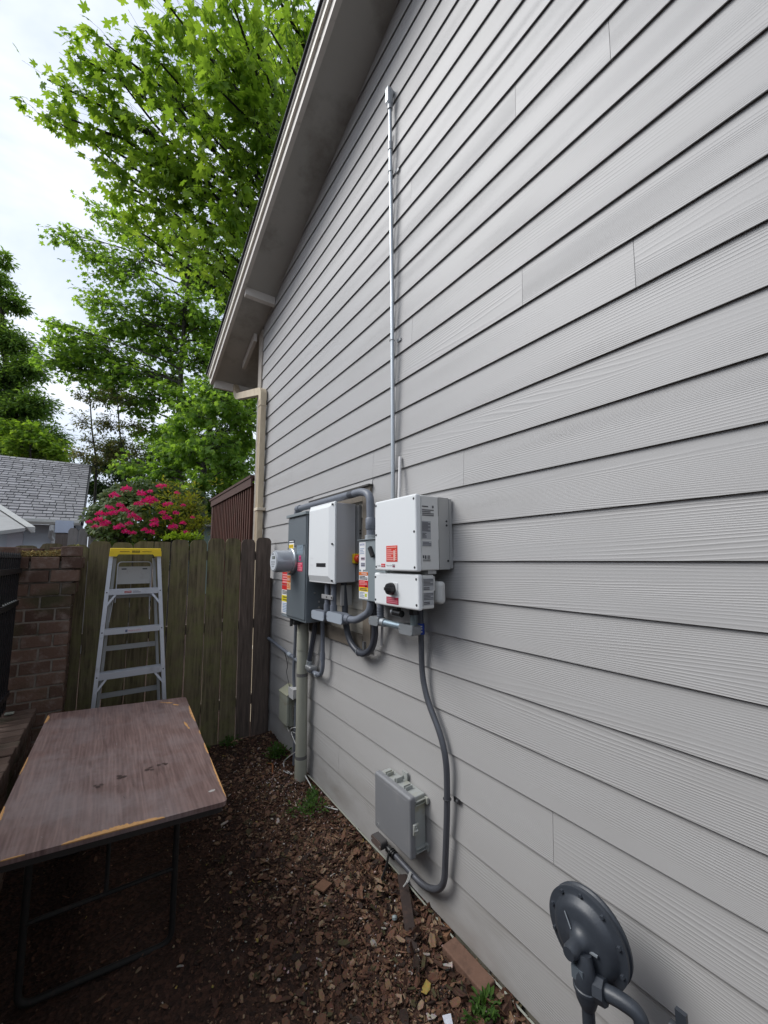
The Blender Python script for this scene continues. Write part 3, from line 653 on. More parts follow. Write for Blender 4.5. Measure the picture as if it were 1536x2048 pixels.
kb = MB(); kb.lathe([(.030, 0), (.030, .012), (.026, .026), (0, .028)], (-.2128, 1.60, 1.556), (-1, 0, 0), 28).obox((-.236, 1.592, 1.556), (.010, 0, 0), (0, .030, 0), (0, 0, .007)); kb.build('knob', M_BLK, sw)
label('danger_sticker', sw, (-.2088, 1.652, 1.482), FRONT, .10, .033, [('l', .06, .1, .94, .9, (.55, .18, .22), 3)], back=(.36, .02, .05))
label('rating_label', sw, (-.181, 1.4015, 1.556), SIDE, .062, .055, [('l', .04, .4, .96, .95, (.12, .12, .13), 5), ('l', .04, .05, .6, .3, INK, 2)], back=(.38, .39, .40))
label('lower_label', sw, (-.181, 1.4015, 1.49), SIDE, .062, .058, [('l', .04, .4, .96, .95, (.12, .12, .13), 5), ('l', .04, .05, .6, .3, INK, 2)], back=(.38, .39, .40))
kn = thing('sealing_plug', 'black round plug hanging under the small white switch box', 'plug', (-.15, 1.6, 1.44))
MB().cyl((-.165, 1.66, 1.435), (-.165, 1.585, 1.432), .017, 20).build('barrel', M_BLK, kn)
MB().lathe([(0, .004), (.014, .004), (.018, 0), (.018, -.012)], (-.165, 1.661, 1.435), (0, 1, 0), 20).build('cap', M_ZINC, kn)
MB().cyl((-.15, 1.63, 1.445), (-.15, 1.63, 1.471), .011, 12).build('neck', M_BLK, kn)

def lb(name, lab, c, ax, ln, wd, dp, m, mc, parent=None):
    "conduit body: box with rounded ends and a bolted cover facing -X"
    t = parent or thing(name, lab, 'conduit fitting', c)
    c = Vector(c)
    if ax == 'y': y0, y1, z0, z1 = c.y-ln/2, c.y+ln/2, c.z-wd/2, c.z+wd/2
    else: y0, y1, z0, z1 = c.y-wd/2, c.y+wd/2, c.z-ln/2, c.z+ln/2
    a = MB().rbox(c.x-dp/2, c.x+dp/2, y0, y1, z0, z1, r=wd*.32, seg=4, edges='x').build('body', m, t)
    b = MB().rbox(c.x-dp/2-.005, c.x-dp/2-.0005, y0+.002, y1-.002, z0+.002, z1-.002, r=wd*.31, seg=4, edges='x').build('cover', mc, a)
    pp = [(c.x-dp/2-.005, y0+.010, c.z), (c.x-dp/2-.005, y1-.010, c.z)] if ax == 'y' else [(c.x-dp/2-.005, c.y, z0+.01), (c.x-dp/2-.005, c.y, z1-.01)]
    screws('screw', a, pp, (-1, 0, 0), .004, M_SCRZ, .0012)
    return t

# PVC service conduit over the top
t = thing('service_conduit', 'thick grey plastic conduit arching from the meter panel to the disconnect box', 'conduit', (-.1, 2.5, 2.1))
p = round_path([(-.10, 3.12, 2.02), (-.10, 3.09, 2.118), (-.10, 2.06, 2.118), (-.10, 1.972, 2.085), (-.10, 1.965, 1.87)], .12, 10)
MB().tube(p, .0245, 18).build('pipe', M_PVC, t)
MB().cyl((-.10, 2.22, 2.118), (-.10, 2.16, 2.118), .0255, 18).build('joint_ring', M_PVCD, t)
MB().cyl((-.10, 3.09, 2.118), (-.10, 3.03, 2.118), .029, 18).build('hub', M_PVC, t)
MB().tube([(-.10, 1.966, 1.945), (-.10, 1.966, 1.94), (-.10, 1.966, 1.88), (-.10, 1.966, 1.875)], [.028, .031, .031, .028], 18).build('coupling', M_PVC, t)
MB().cyl((-.10, 1.966, 1.875), (-.10, 1.966, 1.842), .026, 18).build('adapter', M_PVC, t)
MB().cyl((-.10, 1.966, 1.842), (-.10, 1.966, 1.8165), .036, 10).build('locknut', M_EMT, t)
tag(lb('conduit_body', 'flat grey conduit fitting touching the meter panel side, left of its twin', (-.128, 2.56, 1.318), 'y', .20, .062, .05, M_PVC, M_PVCL), group='grey plastic conduit fittings')
tag(lb('conduit_body', 'flat grey conduit fitting feeding the curved pipe to the disconnect, right of its twin', (-.128, 2.315, 1.330), 'y', .215, .066, .05, M_PVC, M_PVCL), group='grey plastic conduit fittings')
for yy, lab in ((2.475, 'left of two grey vertical pipes under the white cabinet with the display'), (2.382, 'right of two grey vertical pipes under the white cabinet with the display')):
    t = thing('riser_pipe', lab, 'conduit', (-.125, yy, 1.36), 'grey pipes under the left white cabinet')
    MB().cyl((-.125, yy, 1.40), (-.125, yy, 1.548), .0185, 16).build('pipe', M_PVC, t)
    MB().cyl((-.125, yy, 1.352), (-.125, yy, 1.402), .0235, 16).build('hub', M_PVC, t)
t = thing('strut_clamp', 'pale metal strut clamp holding the two short grey pipes', 'clamp', (-.1, 2.42, 1.45))
MB().rbox(-.152, -.147, 2.35, 2.51, 1.438, 1.466, r=.001, seg=1).build('clamp_plate', mat('strut_metal', (.45, .45, .45), .45, metal=.5), t)
MB().box(-.10, -.02, 2.325, 2.337, 1.40, 1.53).build('strut_leg', MATS['strut_metal'], t)
screws('bolt', t, [(-.152, 2.43, 1.452), (-.152, 2.36, 1.452)], (-1, 0, 0), .006, M_SCR)
t = thing('curved_pipe', 'curved grey plastic pipe sweeping up into the bottom of the disconnect box', 'conduit', (-.125, 2.1, 1.4))
p = round_path([(-.125, 2.215, 1.335), (-.125, 2.09, 1.335), (-.115, 1.955, 1.40), (-.11, 1.95, 1.475)], .10, 8)
MB().tube(p, .0215, 16).build('pipe', M_PVC, t); MB().cyl((-.125, 2.215, 1.335), (-.125, 2.165, 1.335), .026, 16).build('hub', M_PVC, t)
t = thing('loop_conduit', 'dark flexible conduit hanging in a U loop below the disconnect box', 'conduit', (-.06, 2.16, 1.12))
p = smooth_path([(-.07, 2.345, 1.55), (-.065, 2.34, 1.42), (-.06, 2.335, 1.30), (-.055, 2.30, 1.20), (-.05, 2.225, 1.14), (-.05, 2.13, 1.128), (-.05, 2.04, 1.175), (-.055, 1.995, 1.26), (-.065, 1.985, 1.36), (-.075, 1.985, 1.47)], 8)
MB().tube(p, .0205, 16).build('pipe', M_PVCD, t)
s = MB(); s.tube([(-.05+.0235*math.cos(a), 2.185+.008*math.sin(a), 1.128+.0235*math.sin(a)) for a in [R(k) for k in range(0, 361, 30)]], .0025, 6).box(-.03, -.001, 2.16, 2.175, 1.14, 1.19); s.build('strap', M_ZINC, t)
t = thing('thin_conduit', 'thin pale conduit dropping behind the dark U loop', 'conduit', (-.02, 1.97, 1.2))
MB().tube([(-.03, 1.955, 1.47), (-.022, 1.965, 1.33), (-.016, 1.98, 1.20)], .008, 10).build('pipe', M_CS, t)

# EMT run under the switch
t = lb('metal_elbow', 'cast metal elbow fitting with bolted cover, nearest the dark U loop', (-.122, 1.868, 1.362), 'y', .095, .048, .045, M_ZINC, M_EMT)
tag(t, group='cast metal conduit fittings')
t = thing('threaded_nipple', 'short ribbed connector between switch box and cast elbow', 'connector', (-.122, 1.845, 1.39))
b = MB(); b.cyl((-.122, 1.835, 1.385), (-.122, 1.835, 1.472), .018, 16)
b.build('body', M_PVC, t)
for k in range(4): MB().cyl((-.122, 1.835, 1.392+k*.014), (-.122, 1.835, 1.398+k*.014), .0205, 16).build('rib', M_PVC, t)
t = thing('short_conduit', 'short bright metal conduit joining the two cast fittings', 'conduit', (-.125, 1.74, 1.36))
MB().tube([(-.122, 1.80, 1.361), (-.122, 1.62, 1.361)], .0175, 16).build('tube', mat('emt_short', (.42, .52, .58), .35, metal=.7), t)
MB().cyl((-.122, 1.825, 1.361), (-.122, 1.79, 1.361), .0225, 16).build('connector', M_EMT, t)
t = lb('metal_elbow', 'cast metal elbow fitting beside the blue label on the conduit', (-.122, 1.578, 1.356), 'y', .112, .050, .05, M_ZINC, M_EMT); tag(t, group='cast metal conduit fittings')
t = thing('threaded_nipple', 'dark threaded connector dropping from the right end of switch box', 'connector', (-.122, 1.525, 1.39))
MB().cyl((-.122, 1.545, 1.38), (-.122, 1.545, 1.472), .0185, 16).build('body', mat('nipple_teal', (.12, .15, .16), .4, metal=.3), t)
MB().cyl((-.122, 1.545, 1.43), (-.122, 1.545, 1.4715), .024, 8).build('locknut', M_BLK, t)
t = thing('comm_conduit', 'metal conduit bending down the wall from the switch box to the lower enclosure', 'conduit', (-.03, 1.55, .15))
p = round_path([(-.035, 1.60, 1.56), (-.03, 1.60, 1.06), (-.03, 1.436, .83), (-.03, 1.436, .60), (-.03, 1.47, .22), (-.03, 1.60, .145), (-.03, 1.86, .155)], .12, 10)
MB().tube(p, .0145, 16).build('tube', M_EMTD, t)
MB().cyl((-.032, 1.60, 1.375), (-.032, 1.60, 1.318), .0178, 16).build('coupling', M_EMTD, t)
bl = MB(); bl.lathe([(.0182, -.027), (.0186, -.025), (.0186, .025), (.0182, .027)], (-.032, 1.60, 1.347), (0, 0, 1), 20, m=flat((.015, .05, .32)))
for k, w in ((-.012, .007), (.002, .005), (.014, .006)): bl.obox((-.0465, 1.588, 1.347+k), (.0035, .0035, 0), (.005, -.009, 0), (0, 0, w*.5), m=flat(WHITE))
bl.build('blue_tag', None, t)
s = MB(); s.tube([(-.03+.0175*math.cos(a), 1.437+.0175*math.sin(a), .615) for a in [R(k) for k in range(-90, 271, 30)]], .0025, 6).box(-.006, .0, 1.385, 1.42, .605, .625); s.build('strap', M_SCR, t)
screws('strap_screw', t, [(-.006, 1.40, .615)], (-1, 0, 0), .006, M_SCRZ)
t = lb('elbow_fitting', 'dark elbow fitting tucked below the lower grey enclosure', (-.055, 1.955, .175), 'y', .10, .04, .04, mat('dark_cast', (.07, .065, .065), .6), mat('rusty_cast', (.10, .075, .065), .7, dirt=(.16, .1, .07), dscale=40))
t = thing('black_elbow', 'black ribbed coupling at the end of the bottom conduit', 'conduit fitting', (-.04, 1.85, .15))
MB().cyl((-.035, 1.905, .158), (-.033, 1.845, .154), .0175, 14).build('sleeve', M_BLK, t)
for k in range(3): MB().cyl((-.034, 1.875-k*.014, .156), (-.034, 1.869-k*.014, .156), .0205, 14).build('rib', M_BLK, t)

# beige riser and its neighbours
t = thing('service_riser', 'stout beige painted riser pipe from the ground to the meter panel', 'pipe', (-.07, 2.99, 0))
M_RISE = mat('riser_paint', (.33, .33, .27), .6, var=.12, scale=6, dirt=(.10, .09, .075), dscale=9, dpos=(.63, .68), stretch=(1, 1, .35))
MB().tube([(-.068, 3.005, .0), (-.068, 3.01, 1.25)], .043, 24).build('pipe', M_RISE, t)
MB().cyl((-.068, 3.005, .04), (-.068, 3.006, .20), .0465, 24).build('lower_sleeve', M_RISE, t)
MB().cyl((-.068, 3.008, 1.0), (-.068, 3.008, 1.13), .0465, 24).build('upper_sleeve', M_RISE, t)
MB().cyl((-.068, 3.006, .20), (-.068, 3.006, .225), .044, 24).build('bare_band', mat('bare_pipe', (.13, .125, .12), .6, dirt=(.3, .3, .25), dscale=20), t)
MB().cyl((-.068, 3.008, .80), (-.068, 3.008, .825), .0436, 24).build('bare_band', MATS['bare_pipe'], t)
t = thing('slim_conduit', 'slim grey conduit dropping left of the beige riser pipe', 'conduit', (-.035, 3.25, 0))
MB().tube(smooth_path([(-.035, 3.235, 1.26), (-.035, 3.245, 1.0), (-.035, 3.26, .8), (-.035, 3.245, .62)], 6), .013, 12).build('upper_pipe', M_PVC, t)
MB().tube([(-.03, 3.20, .59), (-.03, 3.225, .02)], .015, 12).build('lower_pipe', M_PVC, t)
t = thing('junction_box', 'small white cube junction box on the slim conduit', 'junction box', (-.03, 3.22, .58))
MB().rbox(-.072, -.004, 3.165, 3.262, .585, .655, r=.003, seg=2).build('box', mat('jbox_white', (.55, .55, .55), .5, dirt=(.35, .35, .33), dscale=20), t)
MB().rbox(-.078, -.0725, 3.16, 3.267, .58, .66, r=.002, seg=1).build('lid', MATS['jbox_white'], t)
tb = thing('telephone_box', 'weathered beige telephone box on the wall beside the riser pipe', 'utility box', (-.03, 3.4, .33))
M_TEL = mat('old_beige', (.33, .34, .28), .6, var=.12, scale=8, dirt=(.22, .2, .12), dscale=10)
MB().rbox(-.062, -.004, 3.265, 3.43, .335, .60, r=.006, seg=2).build('back_box', M_TEL, tb)
MB().rbox(-.09, -.0625, 3.26, 3.44, .345, .585, r=.010, seg=3).build('cover', M_TEL, tb)
MB().add([(-.094, 3.445, .583), (-.094, 3.255, .583), (-.004, 3.255, .625), (-.004, 3.445, .625), (-.094, 3.445, .59), (-.094, 3.255, .59), (-.004, 3.255, .635), (-.004, 3.445, .635)],
         [(0, 1, 2, 3), (7, 6, 5, 4), (0, 4, 5, 1), (1, 5, 6, 2), (2, 6, 7, 3), (3, 7, 4, 0)]).build('hood', mat('algae_beige', (.33, .33, .24), .7, dirt=(.24, .24, .14), dscale=14), tb)
MB().rbox(-.06, -.02, 3.33, 3.40, .295, .334, r=.004, seg=2).build('cable_boot', M_TEL, tb)
MB().rbox(-.045, -.02, 3.235, 3.258, .40, .50, r=.003, seg=1).build('terminal_strip', mat('terminals', (.14, .13, .11), .6, dirt=(.4, .4, .35), dscale=70, var=.4), tb)
t = thing('gas_line_conduit', 'grey conduit running level along the wall behind the riser pipe', 'conduit', (-.03, 3.4, .88))
MB().tube([(-.03, 4.1, .955), (-.03, 3.06, .858)], .0145, 12).build('pipe', M_PVC, t)
MB().cyl((-.03, 3.40, .889), (-.03, 3.34, .884), .0185, 12).build('coupling', M_PVCL, t)
t = thing('hooked_conduit', 'thin grey conduit hooking back to the riser below meter panel', 'conduit', (-.05, 2.68, .86))
p = round_path([(-.05, 2.70, 1.26), (-.05, 2.685, .93), (-.05, 2.715, .868), (-.05, 2.93, .858)], .07, 8)
MB().tube(p, .0155, 14).build('pipe', M_PVC, t); MB().cyl((-.05, 2.692, 1.03), (-.05, 2.690, .98), .019, 14).build('coupling', M_PVC, t)
MB().cyl((-.05, 2.80, .8605), (-.05, 2.775, .8605), .0175, 14).build('pale_joint', M_PVCL, t)
t = thing('dark_conduit', 'dark slanting conduit between the riser pipe and hooked conduit', 'conduit', (-.05, 2.9, 1))
MB().tube([(-.05, 2.82, 1.26), (-.05, 2.84, 1.15), (-.055, 2.91, .93)], .0195, 14).build('pipe', M_PVCD, t)
MB().cyl((-.055, 2.905, .935), (-.055, 2.915, .90), .0235, 14).build('bright_nut', M_EMT, t)
MB().rbox(-.085, -.02, 2.83, 2.93, .87, .905, r=.012, seg=3).build('grimy_fitting', M_ZINC, t)
# wires
def wire(name, lab, pts, r, m, n=6, cat='wire'):
    return tag(MB().tube(smooth_path(pts, 5), r, n).build(name, m, origin=pts[0]), lab, cat)
M_WW = mat('white_wire', (.5, .5, .48), .5); M_WB = mat('black_wire', (.02, .02, .02), .5)
wire('wire', 'thin black wire drooping across the siding to the telephone box', [(-.02, 3.81, .93), (-.02, 3.62, .91), (-.02, 3.5, .86), (-.02, 3.44, .78), (-.02, 3.46, .72), (-.03, 3.36, .62), (-.04, 3.35, .59)], .003, M_WB)
wire('wire', 'curl of white wire under the telephone box', [(-.05, 3.36, .32), (-.07, 3.25, .31), (-.08, 3.18, .36), (-.06, 3.12, .38), (-.05, 3.14, .33), (-.07, 3.2, .32), (-.07, 3.08, .25), (-.04, 3.08, .15)], .0035, M_WW)
wire('wire', 'white wire looping low around the base of the slim conduit', [(-.05, 3.10, .22), (-.09, 3.2, .14), (-.10, 3.27, .08), (-.11, 3.22, .05), (-.10, 3.1, .06), (-.11, 3.12, .055), (-.16, 3.28, .045)], .0035, M_WW)
wire('cable', 'pale cable tacked along the foot of the siding', [(-.03, 2.96, .09), (-.012, 2.8, .07), (-.008, 2.6, .062), (-.008, 2.2, .058), (-.01, 1.9, .062), (-.012, 1.6, .05), (-.010, 1.45, .04), (-.016, 1.3, .03), (-.010, 1.24, .045), (-.010, .9, .04), (-.01, .4, .04)], .004, mat('cable_pale', (.30, .31, .26), .6), cat='cable')
wire('cable', 'second pale cable sagging behind the riser foot', [(-.06, 2.94, .10), (-.05, 2.8, .05), (-.06, 2.65, .035), (-.02, 2.5, .06)], .004, M_WW, cat='cable')
wire('wire', 'loop of white wire hanging from the bottom conduit', [(-.045, 1.70, .165), (-.06, 1.71, .12), (-.065, 1.73, .09), (-.055, 1.70, .13), (-.045, 1.69, .17)], .0035, M_WW)
wire('zip_tie', 'black tie wire hanging from the elbow under the lower enclosure', [(-.06, 1.86, .17), (-.075, 1.86, .12), (-.09, 1.87, .07), (-.10, 1.88, .03)], .006, M_WB, cat='tie')
for yy in (2.42, 1.235):
    tag(MB().tube([(-.010+.007*math.cos(a), yy, .05+.011*math.sin(a)) for a in [R(k) for k in range(-90, 100, 30)]], .0025, 6).build('cable_clip', M_WB), 'black cable clip at the siding foot %s' % ('near the weeds by the riser' if yy > 2 else 'just past the red brick'), 'clip')

# lower enclosure
en = thing('enclosure', 'grey plastic enclosure with hinged lid low on the wall', 'enclosure', (0, 1.77, .28))
M_EN = mat('enclosure_grey', (.20, .205, .215), .45, var=.05, scale=4, dirt=(.26, .26, .26), dscale=6, dpos=(.5, .8))
M_ENL = mat('enclosure_light', (.33, .345, .33), .5, var=.06, scale=6, dirt=(.28, .27, .18), dscale=9, dpos=(.5, .7))
MB().rbox(-.074, -.002, 1.624, 1.922, .288, .549, r=.006, seg=2).build('base', M_ENL, en)
lid = MB().rbox(-.104, -.0745, 1.617, 1.930, .280, .556, r=.012, seg=4, edges='front').build('lid', M_EN, en)
MB().rbox(-.1045, -.1035, 1.64, 1.905, .302, .534, r=.0003, seg=1).build('raised_panel', M_EN, lid)
MB().lathe([(.009, .0015), (.010, .001), (.010, 0)], (-.104, 1.895, .305), (-1, 0, 0), 16).build('emblem', M_ENL, lid)
for yy in (1.86, 1.70):
    b = MB(); b.box(-.072, -.03, yy-.010, yy-.006, .5495, .566).box(-.072, -.03, yy+.006, yy+.010, .5495, .566).box(-.072, -.055, yy-.006, yy+.006, .5495, .552); b.build('hinge', M_ENL, en)
b = MB(); b.box(-.07, -.03, 1.772, 1.778, .5495, .572).box(-.07, -.01, 1.788, 1.792, .5495, .565).box(-.012, -.002, 1.76, 1.80, .5495, .585); b.build('mounting_ear', M_ENL, en)
for zz in (.52, .31):
    b = MB(); b.box(-.07, -.006, 1.612, 1.6235, zz-.008, zz-.004).box(-.07, -.006, 1.612, 1.6235, zz+.008, zz+.012).box(-.012, -.001, 1.60, 1.6235, zz-.012, zz+.016); b.build('side_tab', M_ENL, en)
b = MB(); b.cyl((-.085, 1.61, .41), (-.07, 1.602, .415), .009, 10).cyl((-.08, 1.606, .395), (-.08, 1.606, .43), .006, 8).rbox(-.092, -.06, 1.604, 1.6165, .39, .44, r=.003, seg=1); b.build('latch', M_ENL, en)

# gas regulator
gr_ = thing('gas_regulator', 'dark grey round gas regulator on its pipe in the bottom right corner', 'gas regulator', (-.2, .70, -.02))
M_REG = mat('regulator_paint', (.034, .040, .050), .42, var=.2, scale=12, dirt=(.045, .052, .064), dscale=6, dpos=(.5, .8), bump=.0004, bscale=200)
D = (-.150, .722, .618)
MB().lathe([(0, .030), (.090, .030), (.110, .012), (.114, .012), (.115, .004), (.110, 0), (.110, -.006), (.115, -.010), (.115, -.018), (.110, -.020), (.097, -.020),
            (.092, -.024), (.085, -.036), (.070, -.043), (.050, -.043), (.034, -.048), (.022, -.062), (.0195, -.075), (.0195, -.098), (.0165, -.102), (.0155, -.108), (0, -.108)], D, (1, 0, 0), 64).build('diaphragm_case', M_REG, gr_)
for k in range(10):
    a = R(36*k+14); y_ = D[1]+.103*math.cos(a); z_ = D[2]+.103*math.sin(a)
    MB().lathe([(0, .009), (.005, .009), (.006, .006), (.006, -.002)], (D[0]-.018, y_, z_), (-1, 0, 0), 6).build('bolt', M_REG, gr_)
MB().obox((D[0]-.050, D[1]-.035, D[2]-.002), (.003, 0, 0), (0, .015, -.002), (0, 0, .0022)).build('vent_tab', mat('tab_metal', (.2, .22, .24), .4), gr_)
MB().tube([(D[0]-.046, D[1]+.045, D[2]+.050), (D[0]-.055, D[1]+.022, D[2]+.022)], .0018, 6).build('fin', MATS['tab_metal'], gr_)
b = MB(); b.tube([(-.215, .704, .612), (-.222, .700, .585), (-.222, .698, .560), (-.222, .697, .535), (-.222, .696, .515), (-.222, .695, .495)], [.020, .026, .029, .030, .028, .020], 20)
b.lathe([(.0305, -.006), (.033, -.004), (.033, .004), (.0305, .006)], (-.222, .697, .540), (0, 0, 1), 24)
b.build('body', M_REG, gr_)
MB().obox((-.238, .706, .575), (.010, 0, 0), (0, .016, 0), (0, 0, .016)).build('name_plate', mat('reg_plate', (.10, .12, .14), .4), gr_)
MB().cyl((-.222, .695, .50), (-.222, .693, -.02), .0165, 18).build('riser', M_REG, gr_)
b = MB(); b.tube(round_path([(-.215, .70, .545), (-.20, .615, .560), (-.19, .575, .555), (-.185, .562, .40)], .05, 8), .0185, 16)
b.cyl((-.213, .675, .549), (-.209, .65, .553), .029, 8).cyl((-.186, .562, .50), (-.186, .562, .455), .028, 8)
b.build('outlet_elbow', M_REG, gr_)
MB().cyl((-.186, .562, .46), (-.18, .56, -.02), .018, 16).build('outlet_pipe', M_REG, gr_)
gv_ = thing('gas_valve', 'dark valve stub poking up at the bottom edge beside the gas regulator', 'valve', (-.1, .52, .3))
b = MB(); b.cyl((-.10, .525, .20), (-.10, .525, .51), .020, 14).cyl((-.10, .505, .50), (-.10, .545, .50), .017, 12); b.build('pipe', M_REG, gv_)
MB().obox((-.10, .518, .535), (.006, 0, 0), (0, .012, 0), (0, 0, .022)).build('handle', M_REG, gv_)

# brick, strip, plug on the ground
M_BR = mat('red_brick', (.15, .082, .055), .85, var=.25, scale=20, bump=.003, bscale=90, dirt=(.06, .035, .025), dscale=8, dpos=(.5, .7))
b = MB(); b.rbox(-.088, -.012, 1.205, 1.43, -.03, .056, r=.006, seg=3)
tag(b.build('brick', M_BR, origin=(-.03, 1.3, -.05)), 'worn red brick half buried along the foot of the siding', 'brick')
b = MB(); b.rbox(-.10, -.02, .95, 1.15, -.04, .022, r=.004, seg=2)
tag(b.build('brick', M_BR, origin=(-.05, 1.0, -.07)), 'dark brick sunk in leaves nearest the gas regulator', 'brick')
b = MB(); pr = round_path([(-.20, 1.49, .035), (-.12, 1.62, .05), (-.02, 1.80, .08)], .05, 4)
vs = []; 
for i_, p in enumerate(pr):
    for a, c in ((-1, -1), (1, -1), (1, 1), (-1, 1)): vs.append(p+Vector((.020*a, -.012*a, .006*c)))
b.add(vs, [(i_*4+k, i_*4+(k+1) % 4, (i_+1)*4+(k+1) % 4, (i_+1)*4+k) for i_ in range(len(pr)-1) for k in range(4)]+[(0, 1, 2, 3), tuple(len(vs)-4+k for k in (3, 2, 1, 0))])
tag(b.build('edging_strip', mat('rusty_strip', (.035, .022, .018), .75, var=.3, scale=20, dirt=(.09, .05, .035), dscale=20), origin=pr[0]), 'dark flat strip lying on the mulch below the enclosure', 'strip')
b = MB(); b.lathe([(0, .012), (.010, .010), (.013, .002), (.010, -.006), (0, -.01)], (-.17, 1.66, .045), (.3, .5, .8), 14)
tag(b.build('plastic_cap', mat('cap_grey', (.25, .29, .29), .5), origin=(-.17, 1.66, .045)), 'small grey plastic cap lying on mulch beside the dark strip', 'cap')
b = MB(); b.add([(-.265, 1.215, .02), (-.245, 1.195, .02), (-.235, 1.225, .05), (-.258, 1.245, .04), (-.265, 1.215, .022), (-.245, 1.195, .022), (-.235, 1.225, .052), (-.258, 1.245, .042)], [(0, 1, 2, 3), (7, 6, 5, 4), (0, 4, 5, 1), (1, 5, 6, 2), (2, 6, 7, 3), (3, 7, 4, 0)])
tag(b.build('paper_scrap', mat('paper', (.62, .64, .7), .7, dirt=(.35, .38, .5), dscale=80), origin=(-.27, 1.27, .03)), 'white paper scrap on the mulch at the bottom edge', 'paper')
def slab_wood(x, y, L, w, t_, ang, lab, c, z=.03, tilt=0):
    b = MB(); q = Matrix.Rotation(ang, 3, 'Z') @ Matrix.Rotation(tilt, 3, 'Y')
    b.obox((x, y, z), q @ Vector((L/2, 0, 0)), q @ Vector((0, w/2, 0)), q @ Vector((0, 0, t_/2)))
    tag(b.build('wood_chunk', mat('chunk_%d' % int(c[0]*1000), c, .85, var=.3, scale=30, bump=.002, stretch=(1, 6, 1)), origin=(x, y, z)), lab, 'wood chunk')
slab_wood(-.36, 2.02, .075, .06, .006, .5, 'flat tan wood offcut lying in the mulch left of the enclosure', (.16, .08, .045), .045, .15)
slab_wood(-.02, 1.52, .13, .08, .02, 1.9, 'rotting orange wood chunk against the foundation beside the brick', (.19, .095, .05), .02, .3)

# weeds
def leaf_blob(mb, c, n, rad, size, rg, up=.5, pts=None, w=.45):
    for _ in range(n):
        d = Vector((rg.gauss(0, 1), rg.gauss(0, 1), abs(rg.gauss(0, .6))+.15)).normalized(); p = Vector(c)+Vector((d.x*rad, d.y*rad, d.z*rad*up*2))*rg.uniform(.3, 1)
        L = size*rg.uniform(.6, 1.2); t = (d+Vector((0, 0, rg.uniform(-.3, .5)))).normalized(); s = t.cross(Vector((0, 0, 1)))
        if s.length < .01: s = Vector((1, 0, 0))
        s.normalize(); nn_ = s.cross(t)
        vs = [p, p+t*L*.35+s*L*w*.5+nn_*L*.05, p+t*L*.7+s*L*w*.4, p+t*L-nn_*L*.15, p+t*L*.7-s*L*w*.4, p+t*L*.35-s*L*w*.5+nn_*L*.05, p+t*L*.5-nn_*L*.06]
        mb.add(vs, [(0, 1, 6), (1, 2, 6), (2, 3, 6), (3, 4, 6), (4, 5, 6), (5, 0, 6)], True)
M_WEED = leaf_mat('weed_leaf', (.03, .06, .012), (.05, .11, .02), (.10, .17, .03), .3)
wr = random.Random(21)
def weed(x, y, n, rad, size, lab, up=.5):
    t = thing('weed', lab, 'plant', (x, y, hgt(x, y))); b = MB()
    for k in range(max(3, n//14)):
        a = wr.uniform(0, 6.3); r_ = rad*wr.uniform(0, .8); leaf_blob(b, (x+r_*math.cos(a), y+r_*math.sin(a), hgt(x, y)+.02), 14, rad*.5, size, wr, up)
    b.build('leaves', M_WEED, t)
    b = MB()
    for k in range(6): b.tube([(x, y, hgt(x, y)-.01), (x+wr.uniform(-.5, .5)*rad, y+wr.uniform(-.5, .5)*rad, hgt(x, y)+rad*.6)], .0015, 5)
    b.build('stems', mat('stem_green', (.06, .09, .03), .7), t)
weed(-.12, 3.40, 220, .10, .035, 'bushy green weed growing beneath the telephone box', .8)
weed(-.16, 2.62, 200, .12, .028, 'low green weed patch at the wall just past the beige riser')
weed(-.08, 2.75, 90, .07, .025, 'small weed against the beige riser pipe')
weed(-.12, 1.17, 110, .08, .03, 'green weed at the bottom edge left of the gas regulator')
weed(-.40, 3.86, 150, .11, .03, 'dark weed along the fence foot beside the wall')
weed(-.62, 3.85, 90, .08, .03, 'dark weed at the fence foot half behind the table')
wire('stick', 'orange dead stem lying by the telephone box weed', [(-.20, 3.36, .06), (-.19, 3.28, .08), (-.22, 3.2, .05)], .005, mat('dead_stem', (.25, .09, .03), .8), cat='stem')

# =====================================================================  FENCE
fn = thing('wooden_fence', 'mossy brown wooden fence of dog ear boards across the end of the side yard', 'fence', (-.9, 3.93, .0))
M_F1 = wood_mat('mossy_board', (.048, .036, .018), (.205, .170, .095), (.155, .150, .055))
M_F2 = wood_mat('brown_board', (.05, .036, .028), (.17, .125, .10), (.09, .07, .055))
ed = [-.022, -.180, -.322, -.468, -.622, -.772, -.922, -1.052, -1.202, -1.352, -1.501, -1.652, -1.80, -1.95, -2.1, -2.25]
fr_ = random.Random(9)
FY = 3.93
for k in range(len(ed)-1):
    g = [.007, .008, .007, .006, .007, .008, .007, .004, .004, .003, .0015, .003, .004, .004, .004][k]
    x1 = ed[k]-g; x0 = ed[k+1]+g*.6; zt = 1.925-.004*k*2+fr_.uniform(-.016, .010); zb = .06+fr_.uniform(0, .02); e = .036
    lean = [.0, .004, .006, .005, .007, .006, .006, .004, .003, .002, 0, 0, 0, 0, 0][k]
    if k in (6, 7): poly = [(x0, zb), (x1, zb), (x1, zt), (x0+e*(k == 7), zt), (x0, zt-e*.8*(k == 7)-.0005)]
    else: poly = [(x0+lean, zb), (x1+lean*1.3, zb), (x1, zt-e), (x1-e*.4, zt-.008), (x1-e, zt), (x0+e, zt), (x0+e*.4, zt-.008), (x0, zt-e)]
    yo = fr_.uniform(-.003, .003); tw = fr_.uniform(-.004, .004)
    b = MB(); b.prism(poly, lambda a, c, t_: (a, FY+yo+t_+tw*(c-1), c), 0, .016)
    o = b.build('board', M_F2 if k < 2 else M_F1, fn); 
for zz in (.35, 1.05, 1.70): MB().box(-2.25, -.03, FY+.021, FY+.06, zz, zz+.085).build('rail', M_F2, fn)
